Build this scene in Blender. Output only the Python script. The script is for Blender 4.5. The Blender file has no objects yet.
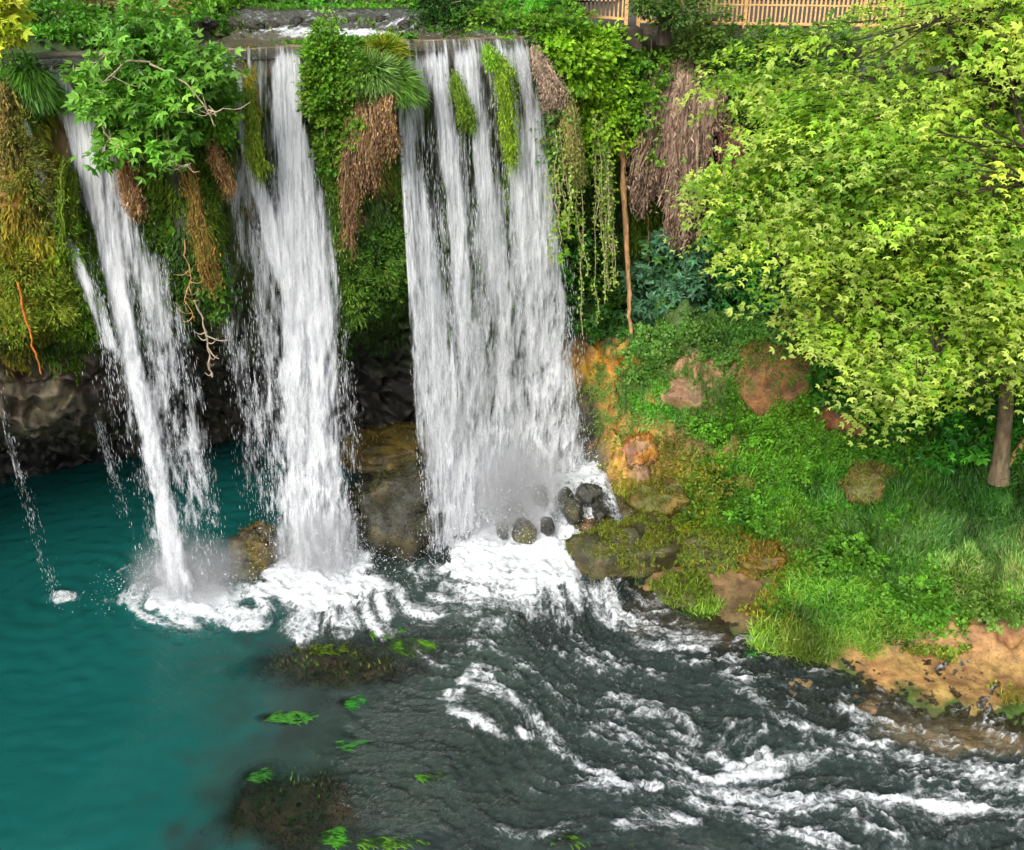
import bpy, math, random
import numpy as np
from mathutils import Vector
SEED = 7
rng = np.random.default_rng(SEED)
random.seed(SEED)
sc = bpy.context.scene
COL = sc.collection
rad = math.radians

# ------------------------------------------------------------------ camera geometry
CAMZ, PITCH, F = 17.3, rad(26.0), 983.0
ct, st = math.cos(PITCH), math.sin(PITCH)
def ray(px, py):
    a = (px-512.0)/F; b = (425.0-py)/F
    return np.array([a, ct + b*st, -st + b*ct])
def at(px, py, Y=None, z=None):
    r = ray(px, py)
    t = Y/r[1] if Y is not None else (z-CAMZ)/r[2]
    return np.array([0, 0, CAMZ]) + r*t
def project(P):
    P = np.asarray(P, float)
    x, y, z = P[..., 0], P[..., 1], P[..., 2]-CAMZ
    d = np.maximum(y*ct - z*st, 0.1); u = y*st + z*ct
    return 512+F*x/d, 425-F*u/d

# ------------------------------------------------------------------ numeric noise
_perm = np.random.default_rng(3).permutation(256); _perm = np.concatenate([_perm, _perm, _perm])
_g = np.random.default_rng(4).normal(size=(256, 3)); _g /= np.linalg.norm(_g, axis=1)[:, None]
def perlin(p):
    p = np.asarray(p, float); i = np.floor(p).astype(int); f = p-i; i &= 255
    u = f*f*f*(f*(f*6-15)+10)
    r = 0
    for dx in (0, 1):
        wx = u[..., 0] if dx else 1-u[..., 0]
        for dy in (0, 1):
            wy = u[..., 1] if dy else 1-u[..., 1]
            for dz in (0, 1):
                wz = u[..., 2] if dz else 1-u[..., 2]
                h = _perm[_perm[_perm[(i[..., 0]+dx) & 255]+((i[..., 1]+dy) & 255)]+((i[..., 2]+dz) & 255)]
                g = _g[h]
                r = r + wx*wy*wz*(g[..., 0]*(f[..., 0]-dx)+g[..., 1]*(f[..., 1]-dy)+g[..., 2]*(f[..., 2]-dz))
    return r*1.5
def fbm(p, o=4, gain=.5):
    p = np.asarray(p, float); a = 1.; r = 0
    for k in range(o):
        r = r + a*perlin(p*(2.03**k)+17.3*k); a *= gain
    return r
def ridged(p, o=4):
    p = np.asarray(p, float); a = 1.; r = 0
    for k in range(o):
        r = r + a*(1-np.abs(perlin(p*(2.03**k)+9.1*k))*2.2); a *= .5
    return r/1.9
def sstep(a, b, x):
    t = np.clip((x-a)/(b-a+1e-12), 0, 1); return t*t*(3-2*t)
def tps(pts, vals, smooth=.02):
    pts = np.asarray(pts, float); n = len(pts)
    def U(r2): return np.where(r2 > 1e-12, r2*np.log(r2+1e-12)*.5, 0)
    K = U(((pts[:, None]-pts[None])**2).sum(-1))+smooth*np.eye(n)
    Pm = np.hstack([np.ones((n, 1)), pts])
    A = np.zeros((n+3, n+3)); A[:n, :n] = K; A[:n, n:] = Pm; A[n:, :n] = Pm.T
    w = np.linalg.solve(A, np.concatenate([vals, [0, 0, 0]]))
    def f(q):
        q = np.asarray(q, float); s = q.shape[:-1]; q = q.reshape(-1, 2); out = np.zeros(len(q))
        for a in range(0, len(q), 20000):
            qq = q[a:a+20000]
            out[a:a+20000] = U(((qq[:, None]-pts[None])**2).sum(-1))@w[:n] + w[n] + qq@w[n+1:]
        return out.reshape(s)
    return f

# ------------------------------------------------------------------ colours
def lin(h):
    h = h.lstrip('#'); c = np.array([int(h[i:i+2], 16)/255 for i in (0, 2, 4)])
    return np.where(c <= .04045, c/12.92, ((c+.055)/1.055)**2.4)
def paint(P, zones, base, nz=1.3, amp=.38):
    """surface colour, laid out in soft irregular patches"""
    px, py = project(P)
    n1 = fbm(P*nz, 4); n2 = fbm(P*nz+51, 4)
    c = np.broadcast_to(lin(base), P.shape).copy()
    for i, (cx, cy, rx, ry, h, w) in enumerate(zones):
        r = np.sqrt(((px-cx)/rx)**2+((py-cy)/ry)**2) + (n1 if i % 2 else n2)*amp*1.6
        k = (sstep(1.25, .6, r)*w)[..., None]
        c = c*(1-k)+lin(h)*k
    return c
def field(P, zones, amp=.5, nz=1.1):
    px, py = project(P); n = fbm(P*nz+7, 4); o = np.zeros(P.shape[:-1])
    for (cx, cy, rx, ry, w) in zones:
        r = np.sqrt(((px-cx)/rx)**2+((py-cy)/ry)**2)+n*amp
        o = np.maximum(o, sstep(1.25, .55, r)*w)
    return o

# ------------------------------------------------------------------ mesh helpers
def mk(name, V, Fq, mat, parent=None, col=None, smooth=False, uv=None, attrs=None):
    V = np.asarray(V, np.float32).reshape(-1, 3); Fq = np.asarray(Fq, np.int32)
    me = bpy.data.meshes.new(name)
    n = Fq.shape[1]; me.vertices.add(len(V)); me.vertices.foreach_set('co', V.ravel())
    me.loops.add(Fq.size); me.loops.foreach_set('vertex_index', Fq.ravel())
    me.polygons.add(len(Fq))
    me.polygons.foreach_set('loop_start', np.arange(0, Fq.size, n, dtype=np.int32))
    me.polygons.foreach_set('use_smooth', np.full(len(Fq), smooth))
    me.update(calc_edges=True)
    if col is not None: put(me, 'Col', col)
    for k, a in (attrs or {}).items(): put(me, k, a)
    if uv is not None:
        l = me.uv_layers.new(name='UVMap'); l.data.foreach_set('uv', np.asarray(uv, np.float32).reshape(-1, 2)[Fq.ravel()].ravel())
    me.materials.append(mat)
    o = bpy.data.objects.new(name, me); COL.objects.link(o)
    if parent is not None: o.parent = parent
    return o
def put(me, name, c):
    c = np.asarray(c, np.float32).reshape(-1, 3); a = me.color_attributes.new(name, 'FLOAT_COLOR', 'POINT')
    a.data.foreach_set('color', np.hstack([c, np.ones((len(c), 1), np.float32)]).ravel())
def tag(o, label=None, cat=None, group=None, kind=None):
    if label: o['label'] = label
    if cat: o['category'] = cat
    if group: o['group'] = group
    if kind: o['kind'] = kind
    return o
def empty(name, loc, label, cat, group=None, kind=None):
    o = bpy.data.objects.new(name, None); COL.objects.link(o); o.location = tuple(float(v) for v in loc)
    o.empty_display_size = .3
    return tag(o, label, cat, group, kind)
def gridfaces(n, m):
    i = np.arange(n-1)[:, None]*m+np.arange(m-1)[None]; i = i.ravel()
    return np.stack([i, i+m, i+m+1, i+1], 1)
class Surf:
    def __init__(s, P, flip=False):
        s.P = P; dx = np.gradient(P, axis=0); dy = np.gradient(P, axis=1)
        n = np.cross(dx, dy); n /= np.linalg.norm(n, axis=-1)[..., None]+1e-9
        s.N = -n if flip else n
    def sample(s, k, r=rng):
        a = r.random(k)*(s.P.shape[0]-1.001); b = r.random(k)*(s.P.shape[1]-1.001)
        i, j = a.astype(int), b.astype(int); u, v = (a-i)[:, None], (b-j)[:, None]
        f = lambda A: (A[i, j]*(1-u)*(1-v)+A[i+1, j]*u*(1-v)+A[i, j+1]*(1-u)*v+A[i+1, j+1]*u*v)
        return f(s.P), f(s.N)
def _sample_in(s, per_m2, zones, r):
    if not hasattr(s, 'pp'):
        s.pp = project(s.P); e1 = np.gradient(s.P, axis=0); e2 = np.gradient(s.P, axis=1); s.ar = np.linalg.norm(np.cross(e1, e2), axis=-1)[:-1, :-1]
    px, py = s.pp; M = np.zeros(px.shape, bool)
    for z in zones: M |= ((px-z[0])/z[2])**2+((py-z[1])/z[3])**2 < 2.9
    M = M[:-1, :-1]; I, J = np.where(M); a = s.ar[I, J]; n = int(per_m2*a.sum()); k = r.choice(len(I), n, p=a/a.sum()); i, j = I[k], J[k]
    u, v = r.random((n, 1)), r.random((n, 1)); f = lambda A: (A[i, j]*(1-u)*(1-v)+A[i+1, j]*u*(1-v)+A[i, j+1]*(1-u)*v+A[i+1, j+1]*u*v)
    return f(s.P), f(s.N)
Surf.sample_in = _sample_in
def tubes(paths, sides=6):
    """paths: list of (pts[n,3], radii[n]) -> V, F of one mesh"""
    Vs, Fs, o = [], [], 0
    for pts, r in paths:
        pts = np.asarray(pts, float); r = np.asarray(r, float)*np.ones(len(pts)); n = len(pts)
        t = np.gradient(pts, axis=0); t /= np.linalg.norm(t, axis=1)[:, None]+1e-9
        ref = np.array([.31, .17, .93]) if abs(t[0, 2]) < .9 else np.array([1., .1, .05])
        a = np.cross(t, ref); a /= np.linalg.norm(a, axis=1)[:, None]+1e-9; b = np.cross(t, a)
        th = np.arange(sides)*2*math.pi/sides
        V = pts[:, None]+r[:, None, None]*(np.cos(th)[None, :, None]*a[:, None]+np.sin(th)[None, :, None]*b[:, None])
        Vs.append(V.reshape(-1, 3))
        i = np.arange(n-1)[:, None]*sides; j = np.arange(sides)[None]; jn = (j+1) % sides
        Fs.append(np.stack([i+j, i+jn, i+sides+jn, i+sides+j], -1).reshape(-1, 4)+o); o += n*sides
    return np.vstack(Vs), np.vstack(Fs)
def curve(pts, n=12, wob=0., seed=0):
    pts = np.asarray(pts, float); t = np.linspace(0, len(pts)-1, n); k = np.arange(len(pts))
    c = np.stack([np.interp(t, k, pts[:, d]) for d in range(3)], 1)
    if n > 6:
        for _ in range(2): c[1:-1] = (c[:-2]+2*c[1:-1]+c[2:])/4
    if wob: c += fbm(c*1.1+seed*3.7, 3)[:, None]*wob*np.random.default_rng(seed).normal(size=3)*np.linspace(0, 1, n)[:, None]
    return c
LEAF = {
 'oval': np.array([[(0, 0, 0), (.36, .5, .10), (0, 1, -.12), (-.36, .5, .10)]], float),
 'lobed': np.array([[(0, 0, 0), (.22, .5, .06), (0, 1, -.14), (-.22, .5, .06)],
                    [(0, 0, .01), (.47, .16, .03), (.72, .55, -.10), (.14, .45, .04)],
                    [(0, 0, .01), (-.14, .45, .04), (-.72, .55, -.10), (-.47, .16, .03)]], float),
 'blade': np.array([[(-.038, 0, 0), (.038, 0, 0), (.03, .55, .10), (-.03, .55, .10)],
                    [(-.03, .55, .10), (.03, .55, .10), (.004, 1, -.08), (-.004, 1, -.08)]], float),
 'moss': np.array([[(-.13, 0, 0), (.13, 0, 0), (.09, .6, .12), (-.09, .6, .12)],
                   [(-.09, .6, .12), (.09, .6, .12), (.01, 1, .02), (-.01, 1, .02)]], float)}
def leafmesh(P, A, N, S, C, kind):
    """P origin, A axis (length direction), N normal, S size, C colour; returns V,F,C"""
    P = np.asarray(P, float)
    A = A/(np.linalg.norm(A, axis=1)[:, None]+1e-9)
    X = np.cross(A, N); X /= np.linalg.norm(X, axis=1)[:, None]+1e-9; Z = np.cross(X, A)
    T = LEAF[kind].reshape(-1, 3); k = len(T)
    S = (np.asarray(S)*np.ones(len(P)))[:, None, None]
    V = P[:, None]+S*(T[None, :, 0:1]*X[:, None]+T[None, :, 1:2]*A[:, None]+T[None, :, 2:3]*Z[:, None])
    Fq = np.arange(len(P)*k).reshape(-1, 4)
    return V.reshape(-1, 3), Fq, np.repeat(C, k, axis=0)
def unit(v): return v/(np.linalg.norm(v, axis=-1, keepdims=True)+1e-9)
def leafobj(name, parts, mat, parent=None):
    o = 0; Vs, Fs, Cs = [], [], []
    for V, Fq, C in parts: Vs.append(V); Fs.append(Fq+o); Cs.append(C); o += len(V)
    return mk(name, np.vstack(Vs), np.vstack(Fs), mat, parent, np.vstack(Cs))
def vary(cols, n, r, dv=.22, w=None):
    cs = np.array([lin(c) for c in cols]); a = r.choice(len(cs), n, p=w); b = r.choice(len(cs), n, p=w); t = r.random((n, 1))
    return np.clip((cs[a]*t+cs[b]*(1-t))*(1+r.normal(size=(n, 1))*dv).clip(.45, 1.7), .002, .8)

# ------------------------------------------------------------------ materials
def newmat(name):
    m = bpy.data.materials.new(name); m.use_nodes = True; m.node_tree.nodes.clear()
    nt = m.node_tree; out = nt.nodes.new('ShaderNodeOutputMaterial'); return m, nt, out
def N(nt, t, **k):
    n = nt.nodes.new('ShaderNode'+t)
    for a, v in k.items():
        if a.startswith('i_'):
            key = a[2:].replace('_', ' ')
            n.inputs[key if key in n.inputs else int(key)].default_value = v
        else: setattr(n, a, v)
    return n
def math_(nt, op, a, b=None, clamp=False):
    n = N(nt, 'Math', operation=op, use_clamp=clamp)
    for i, v in enumerate((a, b)):
        if v is None: continue
        if isinstance(v, (int, float)): n.inputs[i].default_value = v
        else: nt.links.new(v, n.inputs[i])
    return n.outputs[0]
def maprange(nt, v, a, b, c=0., d=1.):
    n = N(nt, 'MapRange', interpolation_type='SMOOTHSTEP'); nt.links.new(v, n.inputs[0])
    for i, x in zip((1, 2, 3, 4), (a, b, c, d)):
        n.inputs[i].default_value = x
    return n.outputs[0]
def noise_(nt, vec, scale, detail=4, rough=.55, dist=0.):
    n = N(nt, 'TexNoise'); n.inputs['Scale'].default_value = scale; n.inputs['Detail'].default_value = detail
    n.inputs['Roughness'].default_value = rough; n.inputs['Distortion'].default_value = dist
    nt.links.new(vec, n.inputs['Vector']); return n.outputs['Fac']
def scaled(nt, vec, s, r=(0, 0, 0)):
    n = N(nt, 'Mapping'); n.inputs['Scale'].default_value = s; n.inputs['Rotation'].default_value = r
    nt.links.new(vec, n.inputs['Vector']); return n.outputs[0]
def mixc(nt, f, a, b, blend='MIX'):
    n = N(nt, 'Mix', data_type='RGBA', blend_type=blend)
    for s, v in zip((n.inputs[0], n.inputs[6], n.inputs[7]), (f, a, b)):
        if isinstance(v, (int, float)): s.default_value = v
        elif isinstance(v, (tuple, list, np.ndarray)): s.default_value = tuple(v)[:3]+(1,)
        else: nt.links.new(v, s)
    return n.outputs[2]

def leaf_mat(name, trans=.35, rough=.45, tint=(1.1, 1.15, .5)):
    m, nt, out = newmat(name)
    a = N(nt, 'Attribute', attribute_name='Col')
    p = N(nt, 'BsdfPrincipled'); nt.links.new(a.outputs['Color'], p.inputs['Base Color'])
    p.inputs['Roughness'].default_value = rough; p.inputs['Specular IOR Level'].default_value = .35
    t = N(nt, 'BsdfTranslucent'); nt.links.new(mixc(nt, 1., a.outputs['Color'], tint, 'MULTIPLY'), t.inputs['Color'])
    x = N(nt, 'MixShader'); x.inputs[0].default_value = trans
    nt.links.new(p.outputs[0], x.inputs[1]); nt.links.new(t.outputs[0], x.inputs[2]); nt.links.new(x.outputs[0], out.inputs[0])
    return m
def rock_mat(name, scale=2., stretch=(1, 1, 1), wet=.6, bump=.5, attr=True, c1='#6b5a44', c2='#3a352c', contrast=.5):
    m, nt, out = newmat(name)
    g = N(nt, 'TexCoord' if not attr else 'NewGeometry'); vec = g.outputs['Object'] if not attr else g.outputs['Position']
    v = scaled(nt, vec, stretch)
    n1 = noise_(nt, v, scale, 6, .62, .4); n2 = noise_(nt, v, scale*6, 5, .65); n3 = noise_(nt, v, scale*.5, 3)
    if attr:
        base = N(nt, 'Attribute', attribute_name='Col').outputs['Color']
    else:
        base = mixc(nt, maprange(nt, n3, .4, .62), tuple(lin(c1)), tuple(lin(c2)))
    h = N(nt, 'HueSaturation'); nt.links.new(base, h.inputs['Color'])
    nt.links.new(maprange(nt, n1, .3, .72, 1-contrast, 1+contrast*.9), h.inputs['Value'])
    nt.links.new(maprange(nt, n3, .3, .7, .485, .512), h.inputs['Hue'])
    c = mixc(nt, maprange(nt, n2, .5, .72, 0, .55), h.outputs[0], (.035, .03, .02))
    p = N(nt, 'BsdfPrincipled'); nt.links.new(c, p.inputs['Base Color'])
    nt.links.new(maprange(nt, n2, .3, .7, wet-.2, wet+.25), p.inputs['Roughness'])
    b = N(nt, 'Bump'); b.inputs['Strength'].default_value = bump; b.inputs['Distance'].default_value = .08
    nt.links.new(math_(nt, 'ADD', n1, math_(nt, 'MULTIPLY', n2, .5)), b.inputs['Height']); nt.links.new(b.outputs[0], p.inputs['Normal'])
    nt.links.new(p.outputs[0], out.inputs[0]); return m
def plain_mat(name, c, rough=.7, scale=8, var=.35, stretch=(1, 1, 1)):
    m, nt, out = newmat(name); g = N(nt, 'TexCoord'); v = scaled(nt, g.outputs['Object'], stretch)
    n = noise_(nt, v, scale, 5, .6); h = N(nt, 'HueSaturation'); h.inputs['Color'].default_value = (*lin(c), 1)
    nt.links.new(maprange(nt, n, .3, .7, 1-var, 1+var), h.inputs['Value'])
    p = N(nt, 'BsdfPrincipled'); nt.links.new(h.outputs[0], p.inputs['Base Color']); p.inputs['Roughness'].default_value = rough
    b = N(nt, 'Bump'); b.inputs['Strength'].default_value = .4; b.inputs['Distance'].default_value = .03
    nt.links.new(n, b.inputs['Height']); nt.links.new(b.outputs[0], p.inputs['Normal'])
    nt.links.new(p.outputs[0], out.inputs[0]); return m
M_leaf = leaf_mat('leaf', .35); M_plane = leaf_mat('plane_leaf', .42, .5); M_moss = leaf_mat('moss', .2, .75); M_fig = leaf_mat('fig_leaf', .25, .35)
M_cliff = rock_mat('cliff_rock', 1.6, (1, 1, .45), .55, .8, contrast=.6)
M_bank = rock_mat('bank_soil', 2.2, (1, 1, 1), .65, .6, contrast=.45)
M_rock = rock_mat('wet_boulder', 2.4, (1, 1, 1), .38, 1., contrast=.5)
M_tufa = rock_mat('dry_tufa', 3.0, (1, 1, .3), .85, .8, contrast=.45)
M_bark = plain_mat('bark', '#77664f', .85, 9, .45, (1, 1, .3))
M_darkbark = plain_mat('dark_bark', '#3d3226', .9, 9, .45, (1, 1, .3))
M_twig = plain_mat('pale_twig', '#a89880', .8, 12, .3)
M_root = plain_mat('root_bark', '#b58a5e', .8, 10, .4, (1, 1, .4))
M_oroot = plain_mat('orange_root', '#c8702a', .7, 10, .4, (1, 1, .4))
M_wood = plain_mat('fence_wood', '#dfb070', .6, 5, .25, (1, 1, 6))
M_conc = plain_mat('terrace_concrete', '#3f362c', .85, 3, .35)

# ------------------------------------------------------------------ terrain: river bank and bed
BC = [(575, 600, -.3), (600, 560, -.25), (640, 590, -.05), (700, 605, -.02), (780, 655, -.02), (850, 672, 0), (900, 695, 0), (960, 712, 0), (1024, 722, 0), (1100, 745, 0), (1200, 770, .0),
 (600, 520, .15), (612, 490, 1.0), (596, 420, 2.6), (588, 352, 4.7), (640, 355, 5.0), (660, 430, 3.0), (650, 500, .9), (660, 540, .35),
 (720, 350, 5.5), (790, 368, 5.2), (700, 420, 3.5), (700, 500, 1.5), (700, 560, .35), (760, 570, .4), (760, 500, 1.7), (760, 430, 3.4),
 (850, 430, 3.3), (1003, 474, 3.3), (900, 520, 1.9), (1000, 560, 1.5), (850, 570, .95), (800, 600, .55), (780, 625, .3), (880, 618, .65), (960, 618, .8), (1020, 632, .8),
 (860, 650, .16), (930, 640, .2), (1010, 660, .22), (950, 680, .06), (1020, 695, .1), (1100, 640, 1.0), (1100, 720, .1), (1100, 400, 5.2), (1150, 500, 3.8), (1250, 650, 1.8),
 (450, 600, -.7), (500, 700, -.9), (600, 650, -.7), (800, 750, -.8), (1000, 800, -.8), (700, 800, -1), (900, 730, -.35), (760, 680, -.35), (650, 640, -.4), (330, 600, -1.2), (520, 560, -.3), (480, 500, -.2), (560, 500, .1),
 (380, 760, -1.0), (300, 760, -1.3), (300, 660, -.8), (560, 850, -1.0), (1100, 850, -.9), (420, 460, -.4), (380, 560, -.8), (1200, 1000, -1)]
bp = np.array([at(a, b, z=c) for a, b, c in BC])
extra = np.array([(1., 33, 4.4), (5, 33.5, 4.6), (9, 33.5, 4.4), (13, 32, 4.6), (18, 30, 5.5), (23, 27, 6), (-3, 33, 0), (-6, 31, -1.5), (-14, 30, -3), (-16, 22, -3), (-10, 20, -3), (-5, 14, -1.6), (-15, 12, -3), (5, 9, -1), (14, 10, -.9), (22, 14, -.3)])
bp = np.vstack([bp, extra])
f_bank = tps(bp[:, :2], bp[:, 2], .05)
xs = np.arange(-18, 24, .09); ys = np.arange(8, 36, .09)
GX, GY = np.meshgrid(xs, ys, indexing='ij')
def bank_z(X, Y):
    P2 = np.stack([X, Y], -1); z = f_bank(P2)
    P3 = np.stack([X, Y, z*1.3], -1)
    hi = sstep(-.1, 1.2, z)
    lf = sstep(7.5, 4.5, X)*sstep(1.0, 2.5, X)
    z = z + hi*lf*((ridged(np.stack([X*.9, Y*.9, z*.5], -1), 5)-.6)*.75+.25*(ridged(np.stack([X*2.6, Y*2.6, z], -1), 3)-.6))
    z = z + hi*sstep(.1, .9, z)*((np.abs(perlin(np.stack([X*.75, Y*.75, X*0+4], -1)))*1.5-.35)*1.05+(np.abs(perlin(np.stack([X*1.7, Y*1.7, X*0+9], -1)))-.25)*.75)
    z = z + hi*(fbm(P3*.7, 4)*.42 + (ridged(P3*1.1, 4)-.6)*.28) + fbm(P3*3, 3)*.05
    # ledges in the tufa, steps that run along the slope
    st_ = (z*1.15) % 1.0
    return z + hi*.22*(sstep(.35, .65, st_)-st_)
GZ = bank_z(GX, GY)
PB = np.stack([GX, GY, GZ], -1)
bank = Surf(PB)
GREEN = '#3f5a1c'; EARTH = '#8a6a44'; OCH = '#a9752a'; SAND = '#b08358'; BROWN = '#6b4f35'
bank_col = paint(PB, [
 (800, 520, 330, 200, '#3d5620', .9),
 (600, 430, 50, 110, '#7a6840', .9), (578, 450, 30, 80, '#55534a', .95),
 (605, 372, 42, 28, '#c08a28', 1), (622, 405, 22, 36, '#b8802c', .95), (635, 430, 26, 50, '#a87838', .8),
 (648, 458, 36, 54, '#c08a3c', 1), (640, 470, 14, 22, '#9a7566', .9), (660, 500, 48, 26, '#7d7426', .9),
 (695, 380, 32, 28, '#a97f5c', 1), (770, 372, 44, 34, '#8f6a45', 1), (705, 440, 60, 26, '#8a6a40', .8),
 (720, 470, 60, 30, '#77682e', .6), (855, 418, 40, 24, '#91663a', .9),
 (740, 548, 60, 12, '#c08a4c', .9), (700, 585, 60, 22, '#94714d', .9), (745, 605, 60, 26, '#7a5f42', .8),
 (940, 660, 120, 44, '#a8844e', 1), (985, 665, 60, 40, '#a07a4c', .8), (900, 640, 50, 12, '#b08a6a', .5), (1010, 560, 18, 20, '#b08550', .8),
 (850, 610, 60, 20, '#5b7a26', .6)], GREEN)
under = sstep(.03, -.25, PB[..., 2])[..., None]
bedc = paint(PB, [(300, 810, 150, 90, '#6e6240', 1), (330, 665, 130, 50, '#6e6040', 1), (900, 730, 200, 40, '#7d6446', .8), (720, 630, 90, 40, '#6e5540', .8)], '#2e362c')
bank_col = bank_col*(1-under)+bedc*under
tag(mk('river_bank', PB, gridfaces(*PB.shape[:2]), M_bank, None, bank_col, True), kind='structure')

# ------------------------------------------------------------------ cliff
LP = np.array([(-34, 2), (-30, 9), (-24, 15.5), (-16, 22), (-10.7, 24.4), (-7, 25.8), (-3, 28), (-1, 28.8), (.6, 29.6), (1.8, 31.2), (4, 32.6), (8, 32.9), (13, 32), (20, 29), (28, 23), (34, 12)], float)
sl = np.concatenate([[0], np.cumsum(np.linalg.norm(np.diff(LP, axis=0), axis=1))])
ss = np.arange(0, sl[-1], .09)
lx, ly = np.interp(ss, sl, LP[:, 0]), np.interp(ss, sl, LP[:, 1])
kk = np.ones(15)/15
def smooth1(a): return np.convolve(np.pad(a, 7, mode='edge'), kk, 'valid')
lx, ly = smooth1(lx), smooth1(ly)
tx, ty = np.gradient(lx), np.gradient(ly); tl = np.hypot(tx, ty); nx, ny = ty/tl, -tx/tl
lpx, _ = project(np.stack([lx, ly, np.full_like(lx, 15)], -1))
def lip(px):
    i = np.interp(px, lpx, np.arange(len(lx)))
    k = np.arange(len(lx)); return np.array([np.interp(i, k, lx), np.interp(i, k, ly), 14.97]), np.array([np.interp(i, k, nx), np.interp(i, k, ny), 0])
ZK = [-4, 0, 2, 3.6, 4.4, 5.5, 7, 8, 9, 10.5, 12, 13.5, 14.6, 15]
PROF = {-12: [-9, -9, -7.5, -5.5, -2.6, -2.0, -1.7, -.6, .5, .6, .6, .4, .1, 0],
 30: [-9, -9, -7.5, -5.5, -2.6, -2.0, -1.6, -.6, .5, .5, .5, .35, .1, 0],
 62: [-9, -9, -8, -6, -3, -2.5, -2.2, -1.2, -.8, -.6, -.4, -.1, -.1, -.1],
 115: [-9, -9, -8, -6.5, -3.4, -2.8, -2.4, -1.2, -.7, -.5, -.3, -.1, 0, -.05],
 150: [-9, -9, -8, -7, -5, -3.0, -1.8, -.4, .1, .4, .45, .3, .15, 0],
 195: [-9, -9, -8, -7, -5, -3.0, -1.6, -.3, .2, .4, .5, .3, .1, 0],
 225: [-9, -9, -8, -6, -5, -3.5, -2.2, -1.2, -.8, -.6, -.35, -.15, -.1, -.1],
 300: [-9, -9, -8, -6, -5, -3.5, -2.2, -1.2, -.8, -.6, -.35, -.15, -.1, -.1],
 325: [-8, -8, -7.5, -5.5, -4.5, -2.5, -1.0, -.1, .4, .6, .7, .5, .3, .05],
 385: [-6, -6, -6, -5, -4.5, -2.5, -1.0, -.1, .4, .6, .7, .5, .3, .05],
 412: [-4, -4, -3.6, -3, -2.6, -2, -1.6, -1.2, -.9, -.7, -.4, -.2, -.1, -.1],
 520: [-1, -1, -1, -1, -1.1, -1.2, -1.2, -1.1, -.9, -.7, -.4, -.2, -.1, -.1],
 550: [-.6, -.5, -.5, -.6, -.8, -.9, -.9, -.7, -.3, 0, .2, .3, .2, .1],
 600: [-1, -1, -1, -1.1, -1.2, -1.3, -1.4, -1.2, -.8, -.2, .3, .5, .4, .1],
 760: [-1, -1, -1, -1.2, -1.3, -1.4, -1.4, -1.2, -.8, -.2, .3, .5, .4, .1],
 1400: [0, 0, 0, 0, 0, 0, 0, 0, 0, 0, .2, .2, .1, 0]}
zz = np.concatenate([np.arange(-3, 15.001, .09)])
pk = sorted(PROF)
tab = np.array([np.interp(zz, ZK, PROF[k]) for k in pk])
OFF = np.array([np.interp(np.clip(lpx, -12, 1400), pk, tab[:, j]) for j in range(len(zz))]).T
OFF = np.where((lpx < -12)[:, None], np.interp(zz, ZK, PROF[-12])[None], OFF)
for _ in range(6):
    OFF[:, 1:-1] = (OFF[:, :-2]+2*OFF[:, 1:-1]+OFF[:, 2:])/4; OFF[1:-1] = (OFF[:-2]+2*OFF[1:-1]+OFF[2:])/4
SX = lx[:, None]+nx[:, None]*OFF; SY = ly[:, None]+ny[:, None]*OFF; SZ = np.broadcast_to(zz, SX.shape)
PC = np.stack([SX, SY, SZ], -1)
q = PC*np.array([1, 1, .38])
damp = sstep(15, 13.6, SZ)
rock = sstep(8.5, 6.5, SZ)
dn = fbm(q*.8, 5)*.55 + (ridged(q*1.6, 4)-.6)*.32 + rock*(ridged(PC*np.array([.9, .9, 1.6]), 5)-.6)*.9
dn = dn*damp
PC = PC + np.stack([nx[:, None]*dn, ny[:, None]*dn, (1-damp)*0+rock*fbm(PC*1.4+30, 3)*.25], -1)
# roll the top over on to the plateau
back = []
for o, z in ((-.12, 15.03), (-.35, 15.0), (-.9, 14.9), (-2.2, 14.7)):
    back.append(np.stack([lx+nx*o, ly+ny*o, z+fbm(np.stack([lx, ly, ly*0+o], -1)*1.5, 3)*.05], -1))
PC = np.concatenate([PC, np.stack(back, 1)], 1)
cliff = Surf(PC)
zc_ = [
 (60, 200, 240, 190, '#4d5a1e', .8), (360, 180, 70, 190, '#3f5518', .9), (160, 250, 60, 130, '#33431a', .8),
 (12, 150, 30, 90, '#9a7038', .8), (20, 220, 16, 60, '#b07a24', .8), (128, 190, 10, 60, '#a5713e', .6), (196, 200, 8, 60, '#a87a2c', .8), (60, 140, 12, 60, '#8a6a44', .7),
 (205, 250, 7, 60, '#b06f20', .9), (375, 160, 34, 90, '#8d6448', .9), (150, 200, 9, 60, '#9a7a28', .7), (345, 190, 10, 60, '#8a5a30', .6),
 (50, 390, 130, 60, '#4c4336', 1), (20, 400, 60, 30, '#655b45', .7), (60, 470, 300, 40, '#15130f', 1), (270, 400, 160, 60, '#241f18', .9), (390, 400, 60, 60, '#1e1b17', 1),  # cliff colour goes near-black in the cave openings
 (40, 285, 60, 40, '#5d7a14', .8), (90, 290, 30, 40, '#4b7a14', .8),
 (250, 60, 60, 20, '#83705a', 1), (470, 50, 90, 16, '#83705a', 1), (80, 60, 50, 14, '#6a6050', .8),
 (255, 130, 10, 80, '#5c7a1a', .8), (505, 110, 8, 80, '#6b8a1a', .9), (465, 110, 8, 50, '#5c7a20', .8), (480, 230, 90, 150, '#3d4a1c', .8),
 (545, 90, 20, 60, '#8d735e', .8), (560, 150, 16, 60, '#6a8a20', .6), (680, 160, 60, 110, '#7f5c4a', .9), (770, 190, 50, 80, '#6e503c', .8),
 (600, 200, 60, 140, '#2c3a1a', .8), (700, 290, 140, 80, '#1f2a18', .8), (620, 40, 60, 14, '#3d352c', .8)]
cc = paint(PC, zc_, '#39441f', 1.0)
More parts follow.
